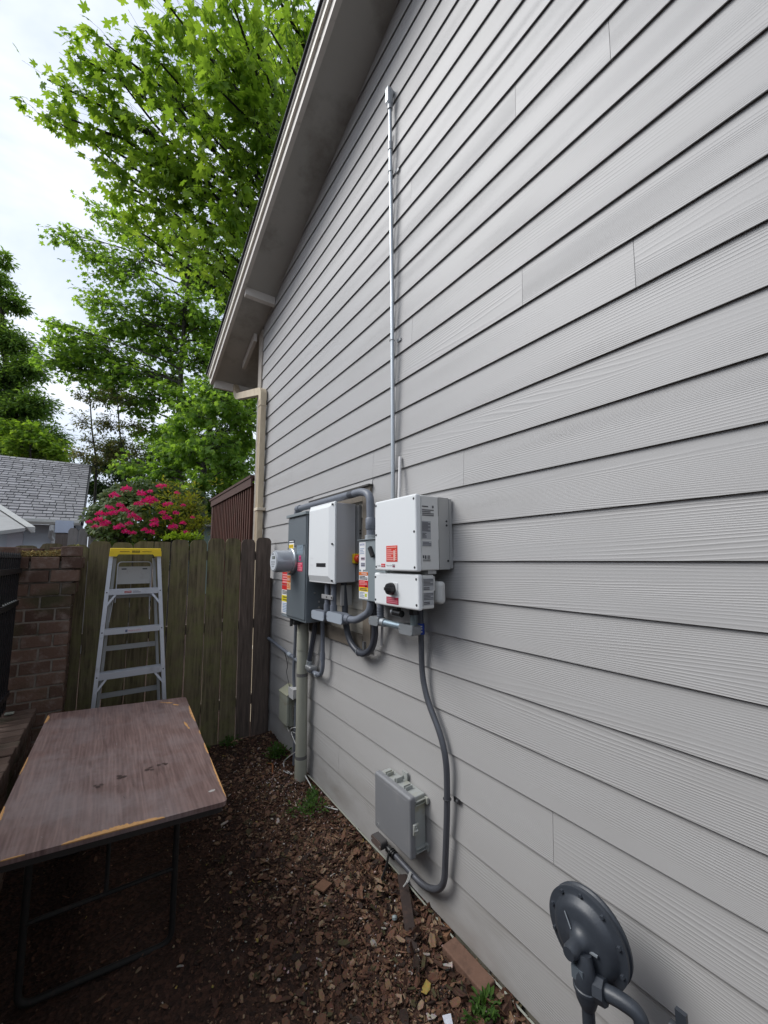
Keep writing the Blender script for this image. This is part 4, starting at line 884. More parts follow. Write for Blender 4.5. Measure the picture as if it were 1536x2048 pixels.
MB().box(-.075, .0135-.02, FY+.021, FY+.11, 0, 1.52).build('post', M_F2, fn)
MB().box(-2.3, -2.21, FY+.0605, FY+.15, 0, 1.8).build('post', M_F2, fn)

# =====================================================================  LADDER
ld = thing('step_ladder', 'aluminium step ladder with yellow top leaning at the wooden fence', 'ladder', (-1.18, 3.65, .03))
M_AL = mat('aluminium', (.50, .52, .56), .38, metal=.45, var=.08, scale=10, dirt=(.36, .37, .4), dscale=12)
M_AL2 = mat('aluminium_dull', (.33, .34, .34), .5, metal=.3, var=.1, scale=10)
def ly(z): return 3.60+.07*(z-.65)/1.1     # front plane
def lx(side, z):
    return (-1.352-.040*(1.75-z)/1.1) if side < 0 else (-1.036+.090*(1.75-z)/1.1)
for s in (-1, 1):
    b = MB(); 
    def pt(z, dx, dy): return Vector((lx(s, z)+dx, ly(z)+dy, z))
    for (dx0, dx1, dy0, dy1) in ((-.013, .013, 0, .004), (-.013, -.009, .004, .05), (.009, .013, .004, .05)) :
        vs = [pt(z_, dx, dy) for z_ in (.06, 1.74) for dx in (dx0, dx1) for dy in (dy0, dy1)]
        b.add(vs, [(0, 1, 3, 2), (4, 6, 7, 5), (0, 4, 5, 1), (2, 3, 7, 6), (0, 2, 6, 4), (1, 5, 7, 3)])
    b.build('front_rail', M_AL, ld)
    b = MB()
    def pb(z, dx, dy): return Vector((lx(s, z)-s*.028+dx, ly(z)+.085+.03*(1.75-z)+dy, z))
    vs = [pb(z_, dx, dy) for z_ in (.06, 1.72) for dx in (-.010, .010) for dy in (0, .03)]
    b.add(vs, [(0, 1, 3, 2), (4, 6, 7, 5), (0, 4, 5, 1), (2, 3, 7, 6), (0, 2, 6, 4), (1, 5, 7, 3)]); b.build('rear_rail', M_AL2, ld)
    x = lx(s, .05); MB().rbox(x-.02, x+.02, ly(.05)-.01, ly(.05)+.06, .03, .065, r=.004, seg=1).build('foot', M_BLK, ld)
for k, zz in enumerate((1.465, 1.175, .865, .575, .285)):
    xa, xb = lx(-1, zz)+.0135, lx(1, zz)-.0135; h = (.040, .038, .044, .044, .044)[k]
    b = MB(); b.box(xa, xb, ly(zz)+.001, ly(zz)+.004, zz-h/2, zz+h/2).box(xa, xb, ly(zz)+.0045, ly(zz)+.082, zz+h/2-.004, zz+h/2)
    for q_ in range(3): b.box(xa, xb, ly(zz)+.012+q_*.02, ly(zz)+.02+q_*.02, zz+h/2+.0002, zz+h/2+.002)
    st = b.build('step', M_AL, ld)
    screws('rivet', st, [(lx(s, zz), ly(zz)-.0, zz) for s in (-1, 1)], (0, -1, 0), .005, M_SCR, .002)
    if k == 0:
        label('red_sticker', st, (-1.255, ly(zz)+.001, zz-.012), SIDE, .052, .022, [('b', .06, .15, .94, .85, (.28, .02, .03)), ('l', .15, .3, .85, .7, (.6, .4, .4), 1)], back=(.6, .58, .58))
        label('white_sticker', st, (-1.20, ly(zz)+.001, zz-.012), SIDE, .058, .022, [('l', .05, .1, .95, .9, (.25, .25, .3), 3)], back=(.55, .55, .56))
    if k == 1: label('maker_sticker', st, (-1.235, ly(zz)+.001, zz-.012), SIDE, .115, .024, [('b', .04, .1, .17, .9, (.1, .12, .2)), ('t', .22, .3, .4, .74, (.5, .1, .15), 'Made in U.S.A.')], back=(.55, .53, .56))
    for s in (-1, 1):
        if k in (0, 2, 4):
            p0 = Vector((lx(s, zz-.10), ly(zz-.1)+.003, zz-.105)); p1 = Vector((lx(s, zz)-s*.055, ly(zz)+.01, zz-h/2))
            d = (p1-p0).normalized(); sd_ = d.cross(Vector((0, 1, 0))).normalized()
            MB().obox((p0+p1)/2, d*(p1-p0).length/2, sd_*.007, Vector((0, .004, 0))).build('brace', M_AL, ld)
for zz in (1.43, 1.04, .70, .4):
    xa, xb = lx(-1, zz)+.03, lx(1, zz)-.03; yb_ = ly(zz)+.10+.03*(1.75-zz)
    MB().box(xa, xb, yb_, yb_+.012, zz-.018, zz+.018).build('rear_rung', M_AL2, ld)
b = MB(); cyl_y = ly(1.77)
b.rbox(-1.362, -1.024, cyl_y-.03, cyl_y+.11, 1.762, 1.797, r=.006, seg=3)
b.prism([(-1.366, 1.734), (-1.318, 1.734), (-1.306, 1.750), (-1.080, 1.750), (-1.068, 1.734), (-1.020, 1.734), (-1.022, 1.775), (-1.364, 1.775)], lambda a, c, t_: (a, t_, c), cyl_y-.034, cyl_y-.0305)
top = b.build('top_cap', mat('ladder_yellow', (.80, .56, .012), .45, var=.05, scale=8), ld)
label('maker_mark', top, (-1.30, cyl_y-.0345, 1.762), SIDE, .21, .018, [('b', .0, .4, .30, .6, (.12, .07, .01)), ('b', .70, .4, 1, .6, (.12, .07, .01)), ('b', .38, .1, .62, .9, (.10, .08, .01)), ('t', .40, .25, .5, .2, YELLOW, 'WERNER')], back=None)
sh = MB(); ys_ = ly(1.6)+.075
sh.prism([(-1.302, 1.52), (-1.082, 1.52), (-1.082, 1.655), (-1.302, 1.655)], lambda a, c, t_: (a, t_, c), ys_, ys_+.006)
pail = sh.build('pail_shelf', mat('shelf_grey', (.36, .355, .34), .5, var=.06, scale=20, dirt=(.28, .27, .25), dscale=20), ld)
for xx_ in (-1.262, -1.122): MB().rbox(xx_-.016, xx_+.016, ys_-.0015, ys_-.0003, 1.632, 1.641, r=.0004, seg=1).build('slot', M_BLK, pail)
MB().tube(round_path([(-1.306, ys_, 1.38), (-1.304, ys_, 1.692), (-1.080, ys_, 1.692), (-1.074, ys_, 1.38)], .03, 6), .004, 8).build('shelf_hoop', M_AL, pail)
for x0_, x1_ in ((-1.318, -1.335), (-1.083, -1.075)): MB().tube([(x0_, ly(1.4)+.03, 1.42), (x1_, ly(1.25)+.03, 1.245)], .003, 6).build('spreader_bar', M_AL, ld)

# =====================================================================  TABLE
NR, FR_, FL = Vector((-.893, 1.845, .700)), Vector((-.850, 3.257, .729)), Vector((-1.610, 3.279, .770))
TX = (FR_-FL).normalized(); TY = (FR_-NR).normalized(); TZ = TX.cross(TY).normalized(); TL = (FR_-NR).length; TW = (FR_-FL).length
TO = NR-TX*TW    # near left corner
tt = thing('folding_table', 'long folding table with chipped brown wood laminate top', 'table', (-1.25, 2.55, .02))
def table_mat():
    m, t, b = nodes_mat('table_laminate'); n = t.nodes; l = t.links
    tc = n.new('ShaderNodeTexCoord'); mpn = n.new('ShaderNodeMapping'); mpn.inputs['Scale'].default_value = (9, .8, 1)
    l.new(tc.outputs['Object'], mpn.inputs[0])
    w = n.new('ShaderNodeTexNoise'); w.inputs['Scale'].default_value = 4; w.inputs['Detail'].default_value = 9; w.inputs['Distortion'].default_value = 1.2; w.inputs['Roughness'].default_value = .6; l.new(mpn.outputs[0], w.inputs['Vector'])
    r = n.new('ShaderNodeValToRGB'); r.color_ramp.elements[0].position = .32; r.color_ramp.elements[0].color = (.12, .072, .066, 1); r.color_ramp.elements[1].position = .7; r.color_ramp.elements[1].color = (.235, .155, .14, 1)
    l.new(w.outputs['Fac'], r.inputs[0])
    w3 = n.new('ShaderNodeTexWave'); w3.inputs['Scale'].default_value = 2.2; w3.inputs['Distortion'].default_value = 9; w3.inputs['Detail'].default_value = 3; w3.inputs['Detail Scale'].default_value = 1.2; l.new(mpn.outputs[0], w3.inputs['Vector'])
    mw = n.new('ShaderNodeMixRGB'); mw.blend_type = 'MULTIPLY'; mw.inputs[0].default_value = .22; l.new(r.outputs[0], mw.inputs[1]); l.new(w3.outputs['Color'], mw.inputs[2])
    n2 = n.new('ShaderNodeTexNoise'); n2.inputs['Scale'].default_value = 2.6; n2.inputs['Detail'].default_value = 8; n2.inputs['Roughness'].default_value = .7; l.new(tc.outputs['Object'], n2.inputs['Vector'])
    r2 = n.new('ShaderNodeValToRGB'); r2.color_ramp.elements[0].position = .45; r2.color_ramp.elements[1].position = .8; l.new(n2.outputs['Fac'], r2.inputs[0])
    mz = n.new('ShaderNodeMixRGB'); mz.inputs[2].default_value = (.24, .20, .20, 1); l.new(r2.outputs[0], mz.inputs[0]); l.new(mw.outputs[0], mz.inputs[1])
    l.new(mz.outputs[0], b.inputs['Base Color']); b.inputs['Roughness'].default_value = .42
    r3 = n.new('ShaderNodeMapRange'); r3.inputs[3].default_value = .34; r3.inputs[4].default_value = .62; l.new(n2.outputs['Fac'], r3.inputs[0]); l.new(r3.outputs[0], b.inputs['Roughness'])
    return m
M_TAB = table_mat()
def tp(a, b_, h=0): return TO+TX*a+TY*b_+TZ*h
def rrect(a0, a1, b0, b1, r_, n_=5):
    out = []
    for cx_, cy_, s0 in ((a1-r_, b0+r_, -90), (a1-r_, b1-r_, 0), (a0+r_, b1-r_, 90), (a0+r_, b0+r_, 180)):
        for k in range(n_+1): an = R(s0+90*k/n_); out.append((cx_+r_*math.cos(an), cy_+r_*math.sin(an)))
    return out
b = MB(); b.prism(rrect(0, TW, 0, TL, .022), lambda a, c, t_: tp(a, c, t_), -.018, 0); top = b.build('table_top', M_TAB, tt)
b = MB(); b.prism(rrect(.012, TW-.012, .012, TL-.012, .02), lambda a, c, t_: tp(a, c, t_), -.045, -.0185); b.build('apron', mat('apron_dark', (.02, .016, .014), .7), tt)
M_CHIP = mat('bare_particleboard', (.48, .26, .10), .85, var=.3, scale=60, bump=.001, bscale=200, dirt=(.3, .15, .06), dscale=40)
def chipped(pts, wid, lab=None):
    "irregular strip of bare board at the edge; pts = (a,b) along, wid = inward widths"
    b = MB(); n_ = len(pts); rg = random.Random(int(pts[0][1]*1000)+n_)
    L_ = [tp(a, c, .0008) for a, c in pts]; I_ = [tp(a+wa, c+wb_, .0008) for (a, c), (wa, wb_) in zip(pts, wid)]
    E_ = [p-TZ*.004 for p in L_]
    b.add(L_+I_+E_, [(i_, i_+1, n_+i_+1, n_+i_) for i_ in range(n_-1)]+[(2*n_+i_, 2*n_+i_+1, i_+1, i_) for i_ in range(n_-1)])
    b.build('bare_patch', M_CHIP, top)
def edge_strip(side, s0, s1, w0, seed, n_=34):
    rg = random.Random(seed); pts = []; wid = []
    for k in range(n_):
        t_ = k/(n_-1); s = s0+(s1-s0)*t_; w_ = w0*math.sin(math.pi*min(1, max(0, t_)))**.5*(.55+.45*rg.random()) + .0005
        if side == 'near': pts.append((s, -.0006)); wid.append((0, w_))
        if side == 'right': pts.append((TW+.0006, s)); wid.append((-w_, 0))
        if side == 'left': pts.append((-.0006, s)); wid.append((w_, 0))
    chipped(pts, wid)
edge_strip('near', .215, .53, .027, 3, 60); edge_strip('near', .06, .12, .004, 31)
edge_strip('right', .03, .42, .008, 4, 60); edge_strip('right', .46, .60, .010, 5); edge_strip('right', .72, .78, .007, 51); edge_strip('right', .92, 1.22, .016, 6, 40)
edge_strip('left', .0, .36, .016, 7, 50); edge_strip('left', .62, .80, .008, 8); edge_strip('left', 1.25, 1.385, .018, 9)
def patch(c, pts, m=M_CHIP, nm='bare_patch', h=.0008):
    b = MB(); b.add([tp(c[0]+a, c[1]+d, h) for a, d in pts]+[tp(c[0], c[1], h)], [(i_, (i_+1) % len(pts), len(pts)) for i_ in range(len(pts))]); b.build(nm, m, top)
def blotch(c, la, lb_, ang, seed, **k):
    rg = random.Random(seed); n_ = 18; pts = []
    for i_ in range(n_):
        an = 2*math.pi*i_/n_; q_ = 1-.35*rg.random(); a_, b2 = la*math.cos(an)*q_, lb_*math.sin(an)*q_
        pts.append((a_*math.cos(ang)-b2*math.sin(ang), a_*math.sin(ang)+b2*math.cos(ang)))
    patch(c, pts, **k)
blotch((.645, 1.33), .035, .010, -.5, 1); blotch((.685, 1.27), .030, .012, -.9, 2); blotch((.61, 1.355), .022, .006, -.5, 3)
blotch((.705, .90), .008, .05, .15, 4); blotch((.712, .84), .006, .02, .1, 41)
M_SPOT = mat('dark_stain', (.035, .018, .018), .35, var=.2, scale=40)
M_STN = mat('damp_stain', (.055, .034, .032), .3, var=.2, scale=40)
sr = random.Random(2)
for (a_, c_) in ((.485, .42), (.505, .412), (.50, .437), (.395, .40), (.378, .395), (.376, .415), (.312, .37), (.30, .355), (.288, .372), (.555, .45), (.565, .44), (.535, .445)):
    blotch((a_, c_), .013*sr.uniform(.6, 1.1), .013*sr.uniform(.6, 1.1), sr.uniform(0, 3), sr.randint(0, 999), m=M_STN, nm='stain', h=.0005)
M_SCUFF = mat('pale_scuff', (.24, .22, .21), .6, var=.2, scale=60)
for k in range(26):
    a_, c_ = sr.uniform(.05, .72), sr.uniform(.03, 1.35)
    blotch((a_, c_), sr.uniform(.003, .014), sr.uniform(.0008, .002), sr.uniform(0, 3), k, m=(M_SCUFF if k % 2 else M_SPOT), nm='scuff', h=.0004)
blotch((.718, .105), .018, .009, .2, 77, m=mat('tape_scrap', (.40, .38, .36), .6), nm='tape_remnant', h=.0006)
M_LEG = mat('leg_steel', (.006, .005, .004), .75, dirt=(.03, .016, .012), dscale=30)
for (bb_) in (.30, TL-.22):
    b = MB(); a0, a1 = .10, TW-.15
    g0 = tp(a0, bb_); g1 = tp(a1, bb_)
    b.tube(round_path([g0-TZ*.03, Vector((g0.x, g0.y, .05)), Vector((g1.x, g1.y, .03)), g1-TZ*.03], .05, 6), .0125, 12)
    b.build('leg_frame', M_LEG, tt)
    b = MB(); mid = (g0+g1)/2; b.tube([mid-Vector((0, 0, .40)), mid+TY*(.3 if bb_ < .5 else -.3)-TZ*.03], .008, 8); b.tube([Vector((g0.x, g0.y, mid.z-.40)), Vector((g1.x, g1.y, mid.z-.40))], .009, 8); b.build('leg_brace', M_LEG, tt)

# =====================================================================  BRICK WALL, PIER, IRON FENCE
def brick_mat(name, c1, c2, mortar, moss=(.06, .065, .02), frame='xz', w=.21, h=.0846, ms=.008, off=(0, 0, 0)):
    m, t, b = nodes_mat(name); n = t.nodes; l = t.links
    tc = n.new('ShaderNodeTexCoord'); geo = n.new('ShaderNodeNewGeometry')
    r = n.new('ShaderNodeValToRGB'); r.color_ramp.elements[0].color = (*c1, 1); r.color_ramp.elements[1].color = (*c2, 1)
    l.new(geo.outputs['Random Per Island'], r.inputs[0])
    nz = n.new('ShaderNodeTexNoise'); nz.inputs['Scale'].default_value = 14; nz.inputs['Detail'].default_value = 7; nz.inputs['Roughness'].default_value = .7; l.new(tc.outputs['Object'], nz.inputs['Vector'])
    r2 = n.new('ShaderNodeValToRGB'); r2.color_ramp.elements[0].position = .5; r2.color_ramp.elements[1].position = .72; l.new(nz.outputs['Fac'], r2.inputs[0])
    mz = n.new('ShaderNodeMixRGB'); mz.inputs[2].default_value = (*mortar, 1); l.new(r.outputs[0], mz.inputs[1])
    mu = n.new('ShaderNodeMath'); mu.operation = 'MULTIPLY'; mu.inputs[1].default_value = .8; l.new(r2.outputs[0], mu.inputs[0]); l.new(mu.outputs[0], mz.inputs[0])
    n4 = n.new('ShaderNodeTexNoise'); n4.inputs['Scale'].default_value = 4; n4.inputs['Detail'].default_value = 6; l.new(tc.outputs['Object'], n4.inputs['Vector'])
    r4 = n.new('ShaderNodeValToRGB'); r4.color_ramp.elements[0].position = .55; r4.color_ramp.elements[1].position = .7; l.new(n4.outputs['Fac'], r4.inputs[0])
    m2 = n.new('ShaderNodeMixRGB'); m2.inputs[2].default_value = (*moss, 1); l.new(r4.outputs[0], m2.inputs[0]); l.new(mz.outputs[0], m2.inputs[1])
    l.new(m2.outputs[0], b.inputs['Base Color']); b.inputs['Roughness'].default_value = .92; b.inputs['Specular IOR Level'].default_value = .2
    n3 = n.new('ShaderNodeTexNoise'); n3.inputs['Scale'].default_value = 70; n3.inputs['Detail'].default_value = 5; l.new(tc.outputs['Object'], n3.inputs['Vector'])
    bp = n.new('ShaderNodeBump'); bp.inputs['Distance'].default_value = .004; bp.inputs['Strength'].default_value = .8; l.new(n3.outputs['Fac'], bp.inputs['Height']); l.new(bp.outputs[0], b.inputs['Normal'])
    return m
M_BK = brick_mat('pier_brick', (.075, .045, .034), (.16, .10, .075), (.26, .21, .18), moss=(.062, .056, .03))
M_MO = mat('mortar', (.23, .20, .17), .95, var=.25, scale=30, bump=.003, bscale=80, dirt=(.05, .05, .03), dscale=8)
pr_ = random.Random(4)
PX0, PX1, PY0, PY1 = -2.30, -1.565, 3.60, 3.90
pier = thing('brick_pier', 'old brick pier with planter top in front of the wooden fence', 'pier', (-1.9, 3.75, 0))
b = MB(); hz = .0846
def course(mb, x0, x1, y0, y1, z0, z1, off, L_=.165, j=.011):
    # front face bricks along x, then right face brick ends
    x = x1; first = True
    while x > x0+.02:
        w_ = (L_*off if first and off else L_)*pr_.uniform(.94, 1.04); first = False; xa = max(x0, x-w_)
        d = pr_.uniform(-.004, .003); mb.rbox(xa+j/2, x-(0 if x == x1 else j/2), y0+d, y0+.10, z0+j/2, z1-j/2+pr_.uniform(-.002, .001), r=.004, seg=2); x = xa
    y = y0+.101
    mb.rbox(x1-.10, x1+pr_.uniform(-.003, .003), y+j, (y+y1)/2-j/2, z0+j/2, z1-j/2, r=.004, seg=1); mb.rbox(x1-.10, x1+pr_.uniform(-.003, .003), (y+y1)/2+j/2, y1, z0+j/2, z1-j/2, r=.004, seg=1)
z = 0.0; k = 0; tops = 1.735-3*.0905
nb = int(round(tops/hz)); hz = tops/nb
for k in range(nb): course(b, PX0, PX1, PY0, PY1, k*hz, (k+1)*hz, (.5 if k % 2 else 0))
z = tops
for k, ex in enumerate((.018, .032, .045)): course(b, PX0, PX1+ex, PY0-ex*.6, PY1, z+k*.0905, z+(k+1)*.0905, (.5, 0, .75)[k])
b.build('brickwork', M_BK, pier)
MB().box(PX0, PX1-.006, PY0+.007, PY1-.005, 0, 1.70).build('mortar_core', M_MO, pier)
b = MB()
for (xa, xb, ya, yb) in ((-1.645, -1.525, PY0-.025, PY0+.07), (-1.73, -1.60, 3.80, 3.895), (-1.825, -1.765, 3.80, 3.895), (-1.965, -1.835, 3.79, 3.895), (-2.2, -1.87, PY0-.02, PY0+.09), (-1.62, -1.53, 3.70, 3.79), (-2.2, -1.99, 3.80, 3.895)):
    b.rbox(xa, xb, ya, yb, 1.735, 1.735+.062+pr_.uniform(-.005, .01), r=.004, seg=2)
b.build('top_bricks', M_BK, pier)
mm = MB()
for i_ in range(900):
    x, y = cr_.uniform(-1.86, -1.64), cr_.uniform(3.58, 3.80); s = cr_.uniform(.006, .016)
    chip(x, y, s, s*.5, .001, cr_.uniform(0, 6.3), cr_.gauss(0, .6), cr_.gauss(0, .6), 1.738+cr_.random()*.035*(1+max(0, (x+1.75)*3)), bend=.002)
tag(mm.build('leaf_litter', island_mat('dry_leaves', [(4, (.42, .30, .09)), (3, (.30, .2, .06)), (3, (.5, .4, .16)), (2, (.16, .15, .04))])), kind='stuff')
wl = random.Random(8)
t = thing('weed', 'tiny pale seedling on top of the brick pier', 'plant', (-1.57, 3.63, 1.79)); b = MB(); leaf_blob(b, (-1.57, 3.63, 1.805), 14, .02, .012, wl, .8); b.build('leaves', leaf_mat('seedling', (.2, .22, .05), (.35, .35, .12), (.45, .42, .2), .3), t)
MB().tube([(-1.57, 3.63, 1.79), (-1.57, 3.63, 1.815)], .001, 5).build('stems', MATS['stem_green'], t)

lw = thing('brick_garden_wall', 'low brick wall with a soldier course cap left of the table', 'wall', (-1.82, 1.8, 0))
b = MB()
for k in range(8):
    y = PY0-.006; first = True
    while y > -.6:
        w_ = (.105 if first and k % 2 else .205); first = False; ya = max(-.6, y-w_)
        b.rbox(-1.93, -1.712+pr_.uniform(-.003, .002), ya+.005, y-.005, k*.0812+.004, (k+1)*.0812-.004, r=.004, seg=1); y = ya
b.build('brickwork', M_BK, lw)
MB().box(-1.925, -1.72, -.6, PY0-.01, 0, .652).build('mortar_core', M_MO, lw)
b = MB(); y = PY0-.008
while y > -.6:
    b.rbox(-1.938, -1.700+pr_.uniform(-.006, .004), y-.094, y-.004, .655, .739+pr_.uniform(-.004, .003), r=.006, seg=2); y -= .099
b.build('cap_course', brick_mat('cap_brick', (.085, .056, .044), (.15, .105, .085), (.15, .12, .1), moss=(.05, .045, .03)), lw)
tag(MB().rbox(-1.845, -1.80, 3.50, 3.535, .741, .752, r=.004, seg=2).build('stone_chip', mat('stone_chip', (.30, .32, .27), .8, var=.2, scale=30), origin=(-1.82, 3.52, .741)), 'pale stone chip on the low brick wall by the pier', 'stone')

ir = thing('iron_fence', 'black iron picket fence standing on the low brick wall', 'fence', (-1.86, 2, .74))
M_IR = mat('black_iron', (.012, .012, .014), .45, metal=.3, var=.3, scale=30)
for zz in (.86, 1.43, 1.64):
    MB().box(-1.872, -1.838, -.6, PY0-.03, zz-.016, zz+.016).build('rail', M_IR, ir)
y = PY0-.05; npk = 0
pkm = None
while y > .2:
    if pkm is None:
        b = MB(); b.box(-1.863, -1.847, y-.008, y+.008, .76, 1.715); b.lathe([(.008, 0), (.013, .008), (.010, .02), (0, .045)], (-1.855, y, 1.715), (0, 0, 1), 6); pk = b.build('picket', M_IR, ir); y00 = y; pkm = pk.data
    else:
        o = pk.copy(); COL.objects.link(o); o.parent = ir; o.location = Vector((0, y-y00, 0))
    y -= .062
M_RLIGHT = mat('painted_rail_light', (.3, .31, .30), .8)
for k in range(7): tag(MB().lathe([(0, .010), (.009, .006), (.012, 0)], (-1.852, PY0-.09-k*.062, 1.447), (0, 0, 1), 8).build('rail_light_blob', M_RLIGHT, ir))  # pale blobs on the rail stand in for light between the pickets

# =====================================================================  NEIGHBOURS
sc = thing('slat_screen', 'reddish brown vertical slat screen with a sloped cap behind the corner of the house', 'screen', (0, 5.8, 0))
M_RW = wood_mat('redwood_slat', (.045, .016, .011), (.125, .045, .028), (.075, .038, .024), sz=(10, 10, 1.2))
M_RC = wood_mat('redwood_cap', (.05, .024, .02), (.10, .055, .045), (.07, .04, .03), sz=(10, 1.2, 10))
y = 4.72
while y < 6.78:
    MB().box(-.025, .012, y, y+.038, .9, 2.62).build('slat', M_RW, sc); y += .098
b = MB(); b.box(-.055, .05, 4.66, 7.0, 2.67, 2.70); b.build('cap', M_RC, sc)
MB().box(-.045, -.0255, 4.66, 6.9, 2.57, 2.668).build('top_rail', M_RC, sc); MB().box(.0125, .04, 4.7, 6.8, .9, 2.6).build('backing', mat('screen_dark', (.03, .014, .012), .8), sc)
MB().box(-.03, .05, 6.80, 6.89, 0, 2.66).build('post', M_RC, sc)

# shingled neighbour house
A, B_, C_, D_ = Vector((-2.018, 13, 2.733)), Vector((-2.13, 17, 5.043)), Vector((-5.9, 17.1, 5.10)), Vector((-5.8, 13.05, 2.745))
nh = thing('neighbour_house', 'neighbour house with grey shingle roof and white wall behind the brick pier', 'house', (-4, 15, 0))
def shingle_mat():
    m, t, b = nodes_mat('shingles'); n = t.nodes; l = t.links
    tc = n.new('ShaderNodeTexCoord'); g = n.new('ShaderNodeNewGeometry')
    r = n.new('ShaderNodeValToRGB'); r.color_ramp.elements[0].color = (.22, .215, .225, 1); r.color_ramp.elements[1].color = (.34, .335, .35, 1); l.new(g.outputs['Random Per Island'], r.inputs[0])
    nz = n.new('ShaderNodeTexNoise'); nz.inputs['Scale'].default_value = 60; l.new(tc.outputs['Object'], nz.inputs['Vector'])
    mx = n.new('ShaderNodeMixRGB'); mx.blend_type = 'MULTIPLY'; mx.inputs[0].default_value = .3; l.new(r.outputs[0], mx.inputs[1]); l.new(nz.outputs['Color'], mx.inputs[2])
    l.new(mx.outputs[0], b.inputs['Base Color']); b.inputs['Roughness'].default_value = .9; return m
b = MB(); ux = (D_-A).normalized(); uy = (B_-A).normalized(); un = uy.cross(ux).normalized()
if un.z < 0: un = -un
shr = random.Random(6); rows = 25; Lr = (B_-A).length; Wd = (D_-A).length+.2
for r_ in range(rows):
    s0 = Lr*r_/rows; s1 = Lr*(r_+1)/rows+.03; x = -.02
    while x < Wd:
        w_ = shr.uniform(.14, .30); gp_ = .014
        dz0 = shr.uniform(.02, .032); ss = s0+shr.uniform(-.012, .008)
        p = [A+ux*(x+gp_)+uy*ss, A+ux*(x+w_)+uy*ss, A+ux*(x+w_)+uy*s1, A+ux*(x+gp_)+uy*s1]
        b.add([p[0]+un*dz0, p[1]+un*dz0, p[2]+un*.002, p[3]+un*.002, p[0], p[1]], [(0, 1, 2, 3), (0, 4, 5, 1)]); x += w_
rf = b.build('roof', shingle_mat(), nh)
b = MB(); q = [A+Vector((.05, -.05, -.02)), D_+Vector((0, -.05, -.02)), C_+Vector((0, 0, -.02)), B_+Vector((.06, 0, -.02))]
b.add([v-un*.001 for v in q]+[v-un*.10 for v in q], [(0, 1, 2, 3), (7, 6, 5, 4), (0, 4, 5, 1), (1, 5, 6, 2), (2, 6, 7, 3), (3, 7, 4, 0)]); b.build('roof_deck', mat('deck_dark', (.05, .05, .055), .8), nh)
b = MB(); b.prism([(12.86, 2.75), (12.99, 2.75), (12.99, 2.62), (12.90, 2.62), (12.86, 2.68)], lambda a, c, t_: (t_, a, c), -5.8, -2.03); b.build('gutter', mat('white_gutter', (.62, .62, .58), .4), nh)
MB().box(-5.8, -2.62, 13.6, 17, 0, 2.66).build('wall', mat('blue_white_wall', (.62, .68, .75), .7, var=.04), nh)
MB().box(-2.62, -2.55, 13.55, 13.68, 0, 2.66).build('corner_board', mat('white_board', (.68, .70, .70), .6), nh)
MB().box(-2.5, -2.2, 13.68, 17, 0, 2.66).build('dark_side_wall', mat('slate_wall', (.12, .125, .15), .8), nh)  # dark slate wall section beside the white corner board
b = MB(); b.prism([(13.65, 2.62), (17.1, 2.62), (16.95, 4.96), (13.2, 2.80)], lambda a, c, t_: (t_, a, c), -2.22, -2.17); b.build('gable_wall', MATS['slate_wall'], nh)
MB().box(-3.5, -3.2, 13.52, 13.598, 0, 2.55).build('door_trim', mat('lilac_trim', (.55, .56, .62), .6), nh)
MB().tube([(-2.60, 12.95, 2.62), (-2.60, 12.97, 2.5), (-2.66, 13.4, 2.35), (-2.6, 13.52, 2.25), (-2.6, 13.52, 0)], .05, 8).build('downspout', MATS['white_board'], nh)
xa = at(125, 1090, 8.4)
p_ = thing('porch_post', 'brown porch post with a white collar below the shingled roof', 'post', (xa.x, xa.y, 0))
MB().box(xa.x-.13, xa.x+.13, xa.y, xa.y+.2, 0, xa.z+.25).build('post_shaft', wood_mat('post_wood', (.10, .08, .07), (.19, .155, .14), (.13, .11, .1)), p_)
MB().box(xa.x-.15, xa.x+.15, xa.y-.02, xa.y+.22, xa.z+.26, xa.z+.52).build('collar', mat('collar_blue', (.5, .55, .66), .6), p_)
x0 = at(137, 1058, 7.2)
nf = thing('weathered_fence', 'pale weathered board fence beyond the mossy fence', 'fence', (x0.x, x0.y, 0))
for k in range(9):
    xx_ = x0.x+k*.15; MB().prism([(xx_, 0), (xx_+.14, 0), (xx_+.14, x0.z-.03), (xx_+.11, x0.z+.02), (xx_+.03, x0.z+.02), (xx_, x0.z-.03)], lambda a, c, t_: (a, x0.y+t_, c), 0, .02).build('board', wood_mat('grey_board', (.16, .15, .14), (.30, .28, .27), (.22, .21, .2)) if k == 0 else MATS['grey_board'], nf)
# near roof corner at the left edge
nr = thing('neighbour_porch_roof', 'white gutter corner of a porch roof at the left edge', 'porch roof', (-2.3, 6.5, 0))
e0 = at(71, 1054, 7.0); e1 = at(-160, 905, 8.6); e2 = at(-200, 1050, 6.0)
dv = (e1-e0)
b = MB(); dn = Vector((0, 0, -.10))
b.add([e0, e1, e1+dn, e0+dn, e0+Vector((-.12, -.02, 0)), e1+Vector((-.12, -.02, 0)), e1+dn+Vector((-.05, 0, 0)), e0+dn+Vector((-.05, 0, 0))], [(0, 1, 2, 3), (7, 6, 5, 4), (0, 4, 5, 1), (1, 5, 6, 2), (2, 6, 7, 3), (3, 7, 4, 0)]); b.build('gutter', mat('porch_gutter', (.45, .45, .43), .5), nr)
b = MB(); o_ = Vector((-.13, -.02, -.02)); q = [e0+o_, e1+o_, e1+o_+Vector((-2.5, -.4, -.1)), e0+o_+Vector((-2.5, -.4, -.55))]
b.add(q+[v+Vector((0, 0, -.06)) for v in q], [(0, 1, 2, 3), (7, 6, 5, 4), (0, 4, 5, 1), (1, 5, 6, 2), (2, 6, 7, 3), (3, 7, 4, 0)]); b.build('soffit', mat('porch_soffit', (.35, .35, .34), .7, dirt=(.15, .13, .12), dscale=3, stretch=(1, 6, 1)), nr)
